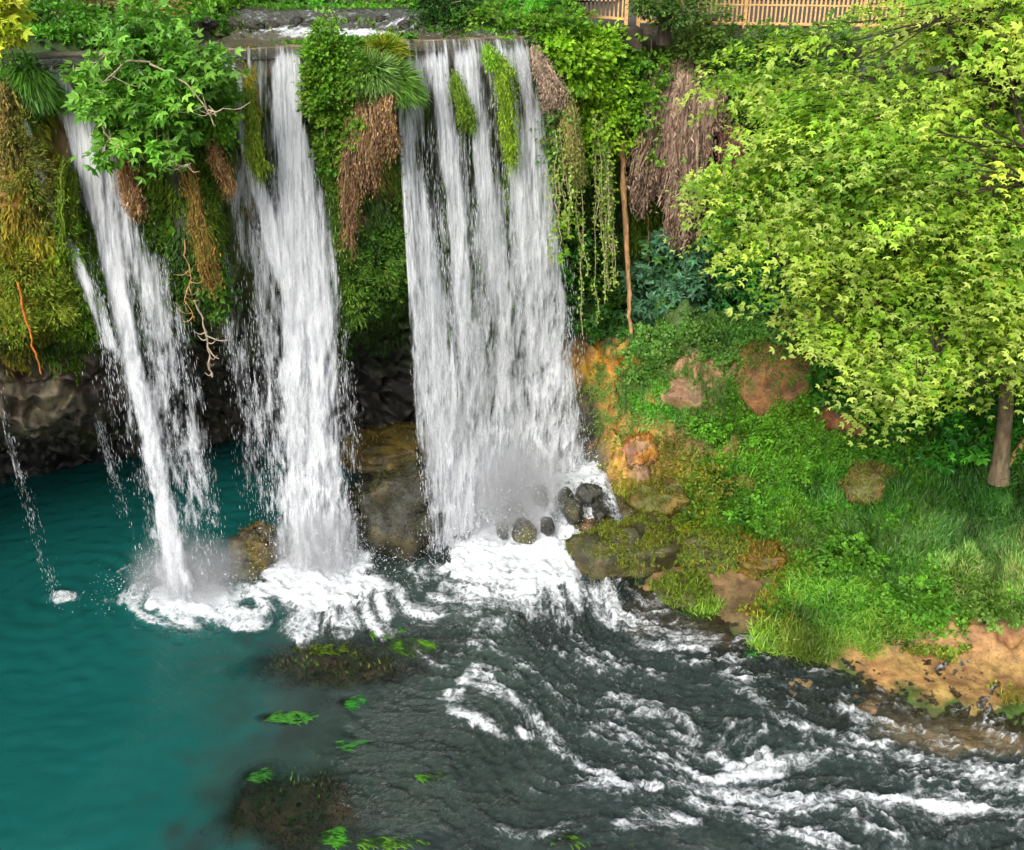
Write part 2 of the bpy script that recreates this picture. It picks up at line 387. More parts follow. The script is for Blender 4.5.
cc *= (1+.5*fbm(PC*np.array([3, 3, .6]), 3))[..., None].clip(.4, 1.7)
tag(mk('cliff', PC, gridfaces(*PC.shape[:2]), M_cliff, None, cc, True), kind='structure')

# ------------------------------------------------------------------ plateau above the lip
def lipY(X): return np.interp(X, lx, ly)
xs2 = np.concatenate([np.arange(-60, -20, 1.5), np.arange(-20, 18, .14), np.arange(18, 60, 1.5)])
ysr = np.concatenate([np.arange(.0, 1.5, .25), np.arange(1.5, 9, .12), np.arange(9, 30, 1.), np.arange(30, 330, 20)])
AX = np.broadcast_to(xs2[:, None], (len(xs2), len(ysr))); AY = lipY(np.clip(AX, -30, 30))+.55+ysr[None]
wl, wr = -8.3+fbm(np.stack([AY, AY*0, AY*0], -1)*.8, 2)*.8, -3.0+(AY-29)*.15+fbm(np.stack([AY, AY*0+9, AY*0], -1)*.8, 2)*.5
chan_low = 1-sstep(2.6, 3.6, ysr)[None]                 # pool just behind the lip
inch = sstep(wl-.5, wl+.3, AX)*sstep(wr+.5, wr-.3, AX)
wet_low = sstep(-13.5, -12.5, AX)*sstep(.9, .2, AX)*(1-sstep(np.where(AX < -8.5, .9, np.where(AX > -3, 1.9, 99.)), np.where(AX < -8.5, 1.3, np.where(AX > -3, 2.4, 100.)), np.broadcast_to(ysr[None], AX.shape)))
wet = np.maximum(wet_low*chan_low, inch*(1-sstep(34.0, 34.6, AY)))
casc = sstep(28.9, 31.4, AY)*.62
casc = .5*casc+.5*np.round(casc/.2)*.2
casc = casc+(ridged(np.stack([AX*1.4, AY*1.8, AY*0], -1), 3)-.6)*.16*sstep(28.7, 29.4, AY)*sstep(32.6, 31.5, AY)
ZW = 14.95+casc*sstep(-13, -9, AX)                      # water level
ZP = np.where(wet > .5, ZW-.12, ZW+.12+.35*sstep(0, 2, ysr)[None]*(AX < -3)+.10*(AX >= -3)) + fbm(np.stack([AX, AY, AX*0], -1)*1.2, 3)*.06
ZP = ZP + sstep(34.2, 38, AY)*sstep(2, 0, AX)*1.5 + sstep(38, 70, AY)*1.5
PP = np.stack([AX, AY, ZP], -1)
plat = Surf(PP)
pcol = paint(PP, [(300, 25, 130, 12, '#4d4436', 1), (470, 35, 80, 8, '#5c5a30', .6), (800, 6, 330, 22, '#3c3226', 1)], '#31471a')
tag(mk('upper_ground', PP, gridfaces(*PP.shape[:2]), M_bank, None, pcol, True), kind='structure')

# ------------------------------------------------------------------ water materials
def water_mat(name, bumpscale=3., flow=0., useuv=False):
    """Col: body colour; Mask: R foam, G clearness (how well the bed shows), B choppiness"""
    m, nt, out = newmat(name)
    g = N(nt, 'NewGeometry').outputs['Position'] if not useuv else N(nt, 'TexCoord').outputs['UV']
    col = N(nt, 'Attribute', attribute_name='Col').outputs['Color']
    sp = N(nt, 'SeparateColor'); nt.links.new(N(nt, 'Attribute', attribute_name='Mask').outputs['Color'], sp.inputs[0])
    v = scaled(nt, g, (.8, 1.5, 1.), (0, 0, flow))
    v2 = scaled(nt, g, (.6, 1.5, 1.), (0, 0, flow))
    n1 = noise_(nt, v, bumpscale, 5, .62, .6); n2 = noise_(nt, v2, bumpscale*3.2, 5, .65, 1.2)
    hgt = math_(nt, 'ADD', n1, math_(nt, 'MULTIPLY', n2, .35))
    b = N(nt, 'Bump'); b.inputs['Distance'].default_value = .42; nt.links.new(hgt, b.inputs['Height'])
    nt.links.new(maprange(nt, sp.outputs[2], 0, 1, .2, 1.15), b.inputs['Strength'])
    # body
    d = N(nt, 'BsdfDiffuse'); nt.links.new(col, d.inputs[0])
    t = N(nt, 'BsdfTransparent'); nt.links.new(mixc(nt, .38, (1, 1, 1), mixc(nt, .5, col, (.3, .5, .4))), t.inputs[0])
    body = N(nt, 'MixShader'); nt.links.new(sp.outputs[1], body.inputs[0]); nt.links.new(d.outputs[0], body.inputs[1]); nt.links.new(t.outputs[0], body.inputs[2])
    gl = N(nt, 'BsdfGlossy'); gl.inputs['Roughness'].default_value = .10; nt.links.new(b.outputs[0], gl.inputs['Normal'])
    fr = N(nt, 'Fresnel'); fr.inputs[0].default_value = 1.45; nt.links.new(b.outputs[0], fr.inputs['Normal'])
    wat = N(nt, 'MixShader'); nt.links.new(fr.outputs[0], wat.inputs[0]); nt.links.new(body.outputs[0], wat.inputs[1]); nt.links.new(gl.outputs[0], wat.inputs[2])
    # foam: lacy
    gp = N(nt, 'NewGeometry').outputs['Position']; fa = noise_(nt, v2, 2.6, 7, .7, 1.6); fb = noise_(nt, gp, 2.4, 7, .7, 1.2); fo2 = noise_(nt, gp, 9., 5, .7, 1.0)
    fm = N(nt, 'Mix'); nt.links.new(maprange(nt, sp.outputs[0], .68, .88), fm.inputs[0]); nt.links.new(fa, fm.inputs[2]); nt.links.new(fb, fm.inputs[3]); fo1 = fm.outputs[0]
    vo = N(nt, 'TexVoronoi', feature='DISTANCE_TO_EDGE'); vo.inputs['Scale'].default_value = 3.2
    wp = N(nt, 'VectorMath', operation='ADD'); nz = N(nt, 'TexNoise'); nz.inputs['Scale'].default_value = 2.; nz.inputs['Detail'].default_value = 4; nt.links.new(gp, nz.inputs['Vector'])
    sc_ = N(nt, 'VectorMath', operation='SCALE'); sc_.inputs['Scale'].default_value = 1.1; nt.links.new(nz.outputs['Color'], sc_.inputs[0])
    nt.links.new(gp, wp.inputs[0]); nt.links.new(sc_.outputs[0], wp.inputs[1]); nt.links.new(wp.outputs[0], vo.inputs['Vector'])
    lace = math_(nt, 'MULTIPLY', maprange(nt, vo.outputs['Distance'], .0, .22, 1., 0.), maprange(nt, sp.outputs[0], .6, .85, .35, 1.))
    s = math_(nt, 'ADD', math_(nt, 'MULTIPLY', fo1, .75), math_(nt, 'MULTIPLY', fo2, .35))
    s = math_(nt, 'ADD', s, math_(nt, 'MULTIPLY', lace, .16))
    s = math_(nt, 'ADD', s, math_(nt, 'SUBTRACT', math_(nt, 'MULTIPLY', sp.outputs[0], .56), 1.0))
    fac = maprange(nt, s, -.15, .22, 0, .93)
    fd = N(nt, 'BsdfPrincipled'); fd.inputs['Base Color'].default_value = (.72, .75, .78, 1); fd.inputs['Roughness'].default_value = .6
    b2 = N(nt, 'Bump'); b2.inputs['Distance'].default_value = .10; b2.inputs['Strength'].default_value = .4; nt.links.new(s, b2.inputs['Height']); nt.links.new(b2.outputs[0], fd.inputs['Normal'])
    fin = N(nt, 'MixShader'); nt.links.new(fac, fin.inputs[0]); nt.links.new(wat.outputs[0], fin.inputs[1]); nt.links.new(fd.outputs[0], fin.inputs[2])
    nt.links.new(fin.outputs[0], out.inputs[0]); return m
M_water = water_mat('river_water', 2.4, 0, True); M_upwater = water_mat('upper_water', 3., rad(90))

# upper stream
keep = (AX > -14) & (AX < 1.2) & (AY < 34.9)
i0, i1 = np.where(keep.any(1))[0][[0, -1]]; j1 = np.where(keep.any(0))[0][-1]
UW = np.stack([AX, AY, ZW+.0+ridged(np.stack([AX*2.2, AY*2.2, AX*0], -1), 3)*.03], -1)[i0:i1+1, :j1+1]
# carry the sheet forward over the lip
LW = []
for o, dz in ((.10, -.22), (.06, -.06), (-.1, .0), (-.3, .0)):
    LW.append(np.stack([xs2[i0:i1+1]+.41*o, lipY(xs2[i0:i1+1])-.91*o, np.full(i1+1-i0, 14.98+dz)], -1))
UW = np.concatenate([np.stack(LW, 1), UW], 1)
um = np.zeros_like(UW)
rel = UW[..., 1]
um[..., 0] = np.maximum(sstep(28.7, 29.5, rel)*sstep(33.2, 31.5, rel)*.5, field(UW, [(340, 33, 70, 5, .95), (395, 24, 26, 4, .9), (285, 29, 60, 2, .9)], .4, 2.5))
um[..., 0] = np.maximum(um[..., 0], .52*sstep(14.95, 14.85, UW[..., 2]))
um[..., 1] = .35; um[..., 2] = .6
tag(mk('upper_stream', UW, gridfaces(*UW.shape[:2]), M_upwater, None, paint(UW, [(300, 42, 200, 9, '#6a6448', .8)], '#4a4a38'), True, attrs={'Mask': um}), kind='structure')

# river and plunge pool
xw = np.arange(-24, 22, .075); yw = np.arange(7, 37.5, .075)
WX, WY = np.meshgrid(xw, yw, indexing='ij'); WP = np.stack([WX, WY, WX*0], -1)
fdir = rad(-33.5); ca, sa = math.cos(fdir), math.sin(fdir)
U_ = WX*ca+WY*sa; V_ = -WX*sa+WY*ca
FC = np.array([12., 34.]); V_ = np.hypot(WX-FC[0], WY-FC[1]); U_ = np.arctan2(WY-FC[1], WX-FC[0]); U_ = np.where(U_ > 1.2, U_-2*math.pi, U_)*17.
V_ = V_+fbm(np.stack([WX*.16, WY*.16, WX*0+60], -1), 2)*2.2
wv = fbm(np.stack([U_*.2, V_*.3, U_*0], -1), 2)
chop = field(WP, [(760, 730, 330, 130, 1), (560, 640, 170, 110, .95), (940, 800, 260, 90, 1.1), (330, 590, 100, 50, .8), (190, 600, 60, 40, .6), (520, 560, 90, 60, 1.), (560, 850, 140, 50, .8), (440, 770, 130, 90, .5), (380, 700, 80, 40, .3)], .3, .5)
w1 = perlin(np.stack([U_*.32+wv*1.2, V_*1.1+wv*1.5, U_*0+3], -1))
w2 = 1-np.abs(perlin(np.stack([U_*.5+wv*2, V_*2.0+wv*2, U_*0+8], -1)))*2
w3 = 1-np.abs(perlin(np.stack([U_*1.7+wv*3, V_*3.6+w1*.6, U_*0+1], -1)))*2
w4 = fbm(np.stack([WX*4, WY*7, WX*0], -1), 3)
w5 = 1-np.abs(perlin(np.stack([U_*4.0+wv*4, V_*6.0+w1*.8, U_*0+13], -1)))*2
pud = np.zeros(WX.shape)
for a_, b_ in ((185, 590), (320, 575), (58, 596), (470, 570)):
    p_ = at(a_, b_, z=0); d_ = np.hypot(WX-p_[0], WY-p_[1])+.35*fbm(np.stack([WX*.5, WY*.5, WX*0+a_], -1), 2); pud += .020*np.sin(d_*9.)*np.exp(-d_*.28)
pud += .016*fbm(np.stack([WX*1.1, WY*2.6, WX*0+71], -1), 4)
WZ = pud*(1-np.clip(chop, 0, 1)*.6)+chop*(w1*.12+(w2-.5)*.11+(w3-.5)*.10+(w5-.5)*.065+w4*.09)+w4*.003+.004*fbm(np.stack([WX*1.2, WY*3, WX*0], -1), 3)
foamf = field(WP, [
 (190, 604, 90, 34, .93), (335, 604, 125, 42, .93), (520, 584, 130, 50, .92), (150, 600, 50, 12, .95), (260, 625, 60, 10, .9), (185, 598, 50, 26, 1.15), (172, 575, 22, 26, 1.2), (320, 580, 85, 34, 1.25), (330, 600, 92, 44, .8), (500, 530, 80, 50, 1.3), (540, 560, 60, 40, 1.15), (480, 560, 50, 36, 1.1), (590, 500, 30, 30, 1.1),
 (560, 590, 80, 40, .82), (620, 610, 60, 22, .75), (600, 480, 20, 20, 1.2), (60, 597, 26, 8, .88), (140, 570, 30, 10, .7), (270, 590, 40, 20, .8), (240, 620, 60, 16, .62)], .35, 1.1)
def line(px, py, pts, w, s):
    best = np.full(px.shape, 1e9)
    for (a, b), (c, d) in zip(pts[:-1], pts[1:]):
        vx, vy = c-a, d-b; t = np.clip(((px-a)*vx+(py-b)*vy)/(vx*vx+vy*vy), 0, 1)
        best = np.minimum(best, np.hypot(px-a-t*vx, (py-b-t*vy)*1.5))
    return s*sstep(w*1.6, w*.3, best)
ppx, ppy = project(WP+np.stack([fbm(WP*.9, 3)*.35, fbm(WP*.9+40, 3)*.35, WX*0], -1))
for pts, w, s in [([(470, 672), (450, 700), (480, 725), (540, 740), (600, 775), (650, 790)], 13, .92), ([(470, 672), (510, 700), (560, 740)], 15, .78), ([(560, 600), (620, 620), (700, 640)], 22, .8),
                  ([(640, 640), (700, 650)], 16, .7), ([(740, 690), (800, 730)], 14, .72), ([(700, 790), (780, 760), (860, 750), (960, 770), (1024, 790)], 22, .8), ([(620, 830), (720, 800), (800, 810), (900, 800), (1024, 815)], 22, .8), ([(800, 700), (880, 720), (960, 745)], 12, .65)]:
    foamf = np.maximum(foamf, line(ppx, ppy, pts, w, s))
cap = sstep(.10, .5, w1*.5+(w2-.5)*.5+(w3-.5)*.35+(w5-.5)*.15)
brk = .82+.55*fbm(np.stack([U_*.35, V_*1.8, U_*0+20], -1), 3)
foamf = np.where(foamf < .99, foamf*brk, foamf)
foamf = np.maximum(foamf, chop*(.42+.32*cap))
WP[..., 2] = WZ + np.clip(foamf, 0, 1.1)**2*(.04+.16*np.maximum(0, fbm(np.stack([WX*1.6, WY*2., WX*0+44], -1), 4)+.15)*sstep(.6, 1.1, foamf))
clear = field(WP, [(338, 668, 95, 22, .92), (296, 812, 88, 46, .92), (400, 650, 60, 16, .7), (440, 640, 40, 20, .5), (430, 760, 110, 90, .3), (700, 610, 90, 30, .8), (760, 650, 70, 25, .6), (960, 700, 110, 26, .75), (850, 700, 90, 26, .5), (560, 620, 60, 30, .25)], .3, .8)
WEED = [(408, 646, 22, 7), (384, 632, 16, 5), (318, 650, 26, 4), (287, 718, 22, 4.5), (348, 703, 10, 4), (330, 838, 16, 6), (385, 842, 34, 4), (256, 776, 12, 4), (345, 745, 12, 4), (432, 776, 14, 4), (560, 838, 20, 4), (775, 640, 16, 10), (690, 607, 20, 8), (818, 660, 12, 5), (745, 655, 9, 5)]
clear = np.maximum(clear, field(WP, [(a, b, c*1.3, d*1.5, .95) for a, b, c, d in WEED], .3, 2.))
shore = sstep(-.30, -.05, f_bank(np.stack([WX, WY], -1)))*(WX > 1.5)
clear = np.maximum(clear, shore*.9)
_m = sstep(25.4, 28.6, WY)*sstep(-2.4, 1.8, WX)*sstep(4.1, 3.0, WX)
mound = 1.3*(_m+.10*_m*np.round(4*_m)/4*0+.16*_m*(1-_m)*4*fbm(np.stack([WX*1.3, WY*1.3, WX*0], -1), 3))
WP[..., 2] += mound
foamf = np.maximum(foamf, 1.05*sstep(.03, .25, _m)*(.85+.4*fbm(np.stack([WX*1.1, WY*1.6, WX*0+5], -1), 3)))
wcolmul = 1+.10*fbm(np.stack([WX*.25, WY*.45, WX*0+2], -1), 4)+.05*fbm(np.stack([WX*1.0, WY*2.2, WX*0+2], -1), 3)
wm = np.stack([foamf, clear, np.clip(.09+chop, 0, 1)], -1)
wcol = paint(WP, [(20, 740, 260, 240, '#13534f', 1), (80, 600, 190, 120, '#13534f', 1), (90, 500, 280, 80, '#13534f', 1), (230, 740, 50, 130, '#24504a', .5),
                  (420, 700, 130, 160, '#35443f', .8), (330, 800, 110, 90, '#2d4038', .6), (1000, 705, 120, 40, '#7d6a4a', .7), (720, 615, 80, 30, '#6b5c48', .7)], '#2a3634', .7, .3)
tag(mk('river_water', WP, gridfaces(*WP.shape[:2]), M_water, None, wcol*wcolmul[..., None], True, np.stack([U_, V_], -1), attrs={'Mask': wm}), kind='structure')
# far ground below everything
gs = np.array([(-400, -400, -6), (400, -400, -6), (400, 500, -6), (-400, 500, -6)], float)
tag(mk('ground', gs, [(0, 1, 2, 3)], M_conc), kind='structure')

# ------------------------------------------------------------------ finding the built surfaces behind a view direction
class Hit:
    def __init__(s, P):
        s.P = P.reshape(-1, 3); s.x, s.y = project(s.P); m = (s.x > -150) & (s.x < 1250) & (s.y > -120) & (s.y < 950)
        s.P, s.x, s.y = s.P[m], s.x[m], s.y[m]
    def __call__(s, px, py, r=6):
        m = (np.abs(s.x-px) < r) & (np.abs(s.y-py) < r)
        if not m.any(): return s(px, py, r*2) if r < 200 else at(px, py, Y=30)
        Q = s.P[m]; return Q[np.argmin(np.linalg.norm(Q-np.array([0, 0, CAMZ]), axis=1))]
H_cliff, H_bank, H_plat = Hit(PC), Hit(PB), Hit(PP)
def on_cliff(px, py, fwd=0.): return at(px, py, Y=H_cliff(px, py)[1]-fwd)
def ppm(P): return F/(P[1]*ct-(P[2]-CAMZ)*st)

# ------------------------------------------------------------------ falling water
def fall_mat():
    m, nt, out = newmat('falling_water')
    uv = N(nt, 'TexCoord').outputs['UV']
    D = N(nt, 'SeparateColor'); nt.links.new(N(nt, 'Attribute', attribute_name='Mask').outputs['Color'], D.inputs[0])
    a = noise_(nt, scaled(nt, uv, (3.6, .26, 1)), 1., 5, .62, .2)
    b = noise_(nt, scaled(nt, uv, (12., 1.3, 1)), 1., 4, .6, .4)
    c = noise_(nt, scaled(nt, uv, (3.4, .75, 1)), 1., 5, .66, .4)
    # streaks high up, broken grains lower down
    mix1 = N(nt, 'Mix'); nt.links.new(D.outputs[1], mix1.inputs[0]); nt.links.new(a, mix1.inputs[2]); nt.links.new(c, mix1.inputs[3])
    n = math_(nt, 'ADD', math_(nt, 'MULTIPLY', mix1.outputs[0], .72), math_(nt, 'MULTIPLY', b, .28))
    s = math_(nt, 'ADD', math_(nt, 'SUBTRACT', n, .5), math_(nt, 'SUBTRACT', math_(nt, 'MULTIPLY', D.outputs[0], .42), .165))
    fac = maprange(nt, s, -.04, .14, 0, .97)
    p = N(nt, 'BsdfPrincipled'); p.inputs['Roughness'].default_value = .45
    nt.links.new(mixc(nt, maprange(nt, s, -.02, .16), (.68, .71, .76), (.95, .96, .98)), p.inputs['Base Color'])
    bu = N(nt, 'Bump'); bu.inputs['Strength'].default_value = .9; bu.inputs['Distance'].default_value = .12; nt.links.new(n, bu.inputs['Height']); nt.links.new(bu.outputs[0], p.inputs['Normal'])
    t = N(nt, 'BsdfTranslucent'); t.inputs[0].default_value = (.8, .82, .88, 1)
    mx = N(nt, 'MixShader'); mx.inputs[0].default_value = .3; nt.links.new(p.outputs[0], mx.inputs[1]); nt.links.new(t.outputs[0], mx.inputs[2])
    tr = N(nt, 'BsdfTransparent'); f = N(nt, 'MixShader'); nt.links.new(fac, f.inputs[0]); nt.links.new(tr.outputs[0], f.inputs[1]); nt.links.new(mx.outputs[0], f.inputs[2])
    nt.links.new(f.outputs[0], out.inputs[0]); return m
M_fall = fall_mat()
m, nt, out = newmat('water_drops'); p = N(nt, 'BsdfPrincipled'); p.inputs['Base Color'].default_value = (.85, .87, .91, 1); p.inputs['Roughness'].default_value = .35
t = N(nt, 'BsdfTranslucent'); t.inputs[0].default_value = (.85, .87, .91, 1); mx = N(nt, 'MixShader'); mx.inputs[0].default_value = .4
n_ = noise_(nt, scaled(nt, N(nt, 'NewGeometry').outputs['Position'], (5, 5, 2)), 1., 3); h_ = N(nt, 'HueSaturation'); h_.inputs['Color'].default_value = (.85, .87, .91, 1)
nt.links.new(maprange(nt, n_, .3, .7, .8, 1.1), h_.inputs['Value']); nt.links.new(h_.outputs[0], p.inputs['Base Color'])
nt.links.new(p.outputs[0], mx.inputs[1]); nt.links.new(t.outputs[0], mx.inputs[2]); nt.links.new(mx.outputs[0], out.inputs[0]); M_drop = m

def waterfall(label, top, bot, streams, nl=3, fwd=.12, ndrop=2600, grp=None, h0=0., spread=.22, name='waterfall', ztop=15.02):
    """top: lip px range; bot: [(px,py,z)] left and right; streams: (pts[(px,py,width)], s_top, s_bot)"""
    nu = 90; nv = 230
    u = np.linspace(0, 1, nu)[:, None]; h = np.linspace(h0, 1, nv)[None]
    T = np.array([lip(top[0]+(top[1]-top[0])*k)[0]+lip(top[0]+(top[1]-top[0])*k)[1]*fwd for k in u[:, 0]])[:, None]
    nn = np.array([lip(top[0]+(top[1]-top[0])*k)[1] for k in u[:, 0]])[:, None]
    T[..., 2] = ztop
    bl = [at(a, b, z=c) for a, b, c in bot]; ks = np.linspace(0, 1, len(bl))
    B = np.stack([np.interp(u[:, 0], ks, [q_[d] for q_ in bl]) for d in range(3)], -1)[:, None]
    def pos(hh, Tt, Bb, nnn, off):
        hh = hh[..., None]
        P = Tt+(Bb-Tt)*np.concatenate([hh**.72, hh**.72, hh], -1)
        return P+nnn*off[..., None]
    def dens(P):
        px, py = project(P); D = np.zeros(px.shape)
        for pts, s0, s1 in streams:
            pts = np.array(pts, float); c = np.interp(py, pts[:, 1], pts[:, 0]); w = np.interp(py, pts[:, 1], pts[:, 2]); f = (py-pts[0, 1])/(pts[-1, 1]-pts[0, 1])
            d = np.exp(-((px-c)/(w*.92))**4)*(s0+(s1-s0)*np.clip(f, 0, 1))*sstep(-.03, .03, f)*sstep(1.08, .96, f)
            D = np.maximum(D, d)+.25*np.minimum(D, d)
        return D
    top_c = (T[nu//2, 0]); root = empty(name, (B[nu//2, 0, 0], B[nu//2, 0, 1], B[nu//2, 0, 2]), label, 'waterfall', grp)
    mi = -np.array(root.location)
    wid = np.linalg.norm(T[-1, 0]-T[0, 0])
    for L in range(nl):
        o = (L-(nl-1)/2)*spread*h**.6 + fbm(np.stack(np.broadcast_arrays(u*wid*.8, h*4., u*0+L*5.), -1), 3)*.14*h**.5
        P = pos(np.broadcast_to(h, (nu, nv)), T, B, nn, o)
        D = dens(P)*(1.0-.12*L)
        hh = np.broadcast_to(h, D.shape)
        M = np.stack([np.clip(D, 0, 2)*.62, sstep(.15, .8, hh), hh*0], -1)
        UV = np.stack([u*wid*(1+.3*hh)+L*31.7+hh*0, hh*15], -1)
        keepc = dens(P) > .03
        Fq = gridfaces(nu, nv); kf = keepc.ravel()[Fq].any(1)
        mk('water_sheet', P+mi, Fq[kf], M_fall, root, None, True, UV, {'Mask': M})
    if ndrop:
        r = np.random.default_rng(int(top[0])+905); got = []
        while sum(len(g_) for g_ in got) < ndrop:
            k = 40000; uu = r.random(k)*(nu-1.01); hh = r.random(k)**.75*(1-h0)+h0; i = uu.astype(int)
            Tt, Bb, nnn = T[i, 0]+(T[i+1, 0]-T[i, 0])*(uu-i)[:, None], B[i, 0]+(B[i+1, 0]-B[i, 0])*(uu-i)[:, None], nn[i, 0]
            P = pos(hh, Tt, Bb, nnn, r.normal(size=k)*.28*hh)
            cl = fbm(np.stack([P[:, 0]*3, P[:, 1]*3, P[:, 2]*.9], -1), 3)
            ok = r.random(k) < (dens(P)*.8*(dens(P) < .75)+.05*(dens(P) > .02))*sstep(.04, .35, hh)*sstep(-.1, .4, cl)
            got.append(np.hstack([P, hh[:, None], (Bb-Tt)*.0+np.array([0, 0, -1.])+(Bb-Tt)*np.array([.04, .04, 0])])[ok])
        G = np.vstack(got)[:ndrop]; P, hh, A = G[:, :3], G[:, 3], unit(G[:, 4:])
        P = P+r.normal(size=P.shape)*np.array([.06, .06, .1])
        ln = (.10+.28*r.random(len(P))**2)*(1.15-.6*hh); wd = .004+.007*r.random(len(P))**2
        X = unit(np.cross(A, r.normal(size=P.shape))); 
        V = np.stack([P, P+A*ln[:, None]*.45+X*wd[:, None], P+A*ln[:, None], P+A*ln[:, None]*.45-X*wd[:, None]], 1)
        tag(mk('droplets', V.reshape(-1, 3)+mi, np.arange(len(P)*4).reshape(-1, 4), M_drop, root), kind='stuff')
    return root
waterfall('left waterfall dropping in a narrow slanting ribbon into the teal pool', (22, 142), [(92, 598, .0), (150, 604, .0), (238, 598, .0)], [
 ([(50, 66, 14), (62, 90, 16), (80, 140, 15), (95, 200, 13), (118, 290, 12), (142, 400, 12), (163, 500, 13), (180, 590, 18)], .95, .98),
 ([(80, 110, 22), (108, 190, 24), (135, 260, 22), (158, 340, 24), (182, 430, 24), (205, 530, 24)], .75, .42),
 ([(80, 90, 30), (105, 200, 34), (150, 400, 42), (185, 580, 36)], .55, .45),
 ([(24, 128, 7), (45, 190, 7), (68, 240, 8), (92, 290, 8)], .95, .9),
 ([(150, 250, 14), (175, 330, 16), (200, 430, 20), (215, 520, 20)], .5, .3)], grp=None)
waterfall('middle waterfall, a broad white column beside the brown root mat', (186, 322), [(228, 560, .0), (300, 572, .0), (372, 558, .2)], [
 ([(291, 54, 20), (288, 85, 18), (287, 120, 18), (292, 150, 24), (300, 220, 31), (306, 300, 33), (311, 400, 36), (316, 500, 38), (322, 580, 50)], 1.2, .98),
 ([(222, 58, 12), (232, 80, 12), (240, 110, 9), (250, 160, 9), (268, 220, 11), (285, 280, 14)], 1.1, 1.0),
 ([(262, 60, 20), (264, 100, 15), (268, 150, 15)], .5, .3),
 ([(232, 148, 9), (240, 200, 16), (258, 260, 20), (275, 340, 24), (283, 440, 26), (290, 540, 28)], .8, .4),
 ([(190, 130, 10), (208, 220, 12), (230, 310, 17), (252, 410, 22), (272, 500, 26)], .55, .5),
 ([(318, 180, 4), (332, 260, 4), (345, 330, 5), (352, 420, 8), (352, 470, 8)], .6, .35),
 ([(262, 46, 62), (265, 75, 58)], .5, .2)], ndrop=3600)
waterfall('right waterfall, the widest curtain, falling on foaming rocks', (392, 540), [(425, 562, .15), (476, 526, .55), (533, 484, 1.1), (594, 460, 1.5)], [
 ([(418, 56, 22), (410, 110, 18), (406, 160, 20), (412, 220, 26), (424, 300, 28), (440, 400, 30), (452, 480, 32), (462, 548, 38)], .75, 1.1),
 ([(437, 52, 12), (445, 120, 12), (455, 200, 14), (464, 300, 14), (474, 400, 16), (484, 515, 24)], .95, .7),
 ([(466, 48, 16), (474, 110, 12), (486, 190, 13), (496, 260, 14), (508, 350, 16), (520, 496, 20)], .95, .7),
 ([(494, 46, 16), (512, 120, 15), (524, 200, 17), (534, 300, 16), (543, 400, 17), (551, 482, 18)], .95, .75),
 ([(517, 44, 14), (532, 110, 12), (544, 200, 12), (555, 300, 13), (565, 400, 14), (574, 468, 16)], .9, .8),
 ([(466, 38, 80), (466, 66, 72)], .52, .35),
 ([(462, 46, 72), (480, 200, 76), (498, 350, 76), (518, 490, 78)], .28, .95),
 ([(392, 165, 4), (397, 200, 5), (402, 240, 8)], .5, .7)], ndrop=5000)
waterfall('thin slanting strand of water joining the left waterfall from the mossy far left', (-10, 60), [(90, 598, .0), (170, 600, .0)], [
 ([(22, 118, 7), (44, 190, 7), (66, 240, 8), (92, 295, 9), (112, 350, 9)], 1.15, .9)], nl=2, ndrop=300, fwd=.95)
waterfall('thin broken stream of drops falling into the dark water far left', (-70, -40), [(40, 596, .0), (66, 596, .0)], [
 ([(-52, 60, 6), (-40, 200, 6), (-20, 320, 6), (2, 410, 5), (18, 470, 7), (36, 530, 7), (52, 590, 7)], .5, .3)], nl=2, ndrop=450, h0=.0, name='drip_stream')
waterfall('fine broken trickle falling just left of the left waterfall', (8, 30), [(118, 520, .0), (138, 520, .0)], [
 ([(66, 280, 4), (78, 340, 4), (95, 410, 5), (112, 470, 6), (122, 510, 5)], .6, .5)], nl=2, ndrop=700, h0=.3, name='drip_stream')

# thrown spray drops round the feet of the falls, and the mist that hangs there
r = np.random.default_rng(91); G = []
for px, py, z, sx, sz, n in [(185, 590, .1, 1.0, .8, 2600), (320, 565, .1, 1.4, .9, 4200), (470, 545, .2, 1.2, 1.0, 3200), (530, 520, .5, 1.3, .9, 4200), (585, 485, .9, .8, .7, 1800)]:
    c = at(px, py, z=z); q_ = r.normal(size=(n, 3))*np.array([sx, .6*sx, 0]); q_[:, 2] = np.abs(r.normal(size=n))*sz*np.exp(-(q_[:, 0]/sx)**2*.3); G.append(c+q_)
G = np.vstack(G); A = unit(r.normal(size=G.shape)+np.array([0, 0, .4])); X = unit(np.cross(A, r.normal(size=G.shape))); ln = (.02+.07*r.random(len(G))**2)[:, None]; wd = (.006+.02*r.random(len(G))**3)[:, None]
V = np.stack([G, G+A*ln*.5+X*wd, G+A*ln, G+A*ln*.5-X*wd], 1)
tag(mk('spray', V.reshape(-1, 3), np.arange(len(G)*4).reshape(-1, 4), M_drop), 'fine white spray thrown up at the feet of the waterfalls', 'spray', kind='stuff')
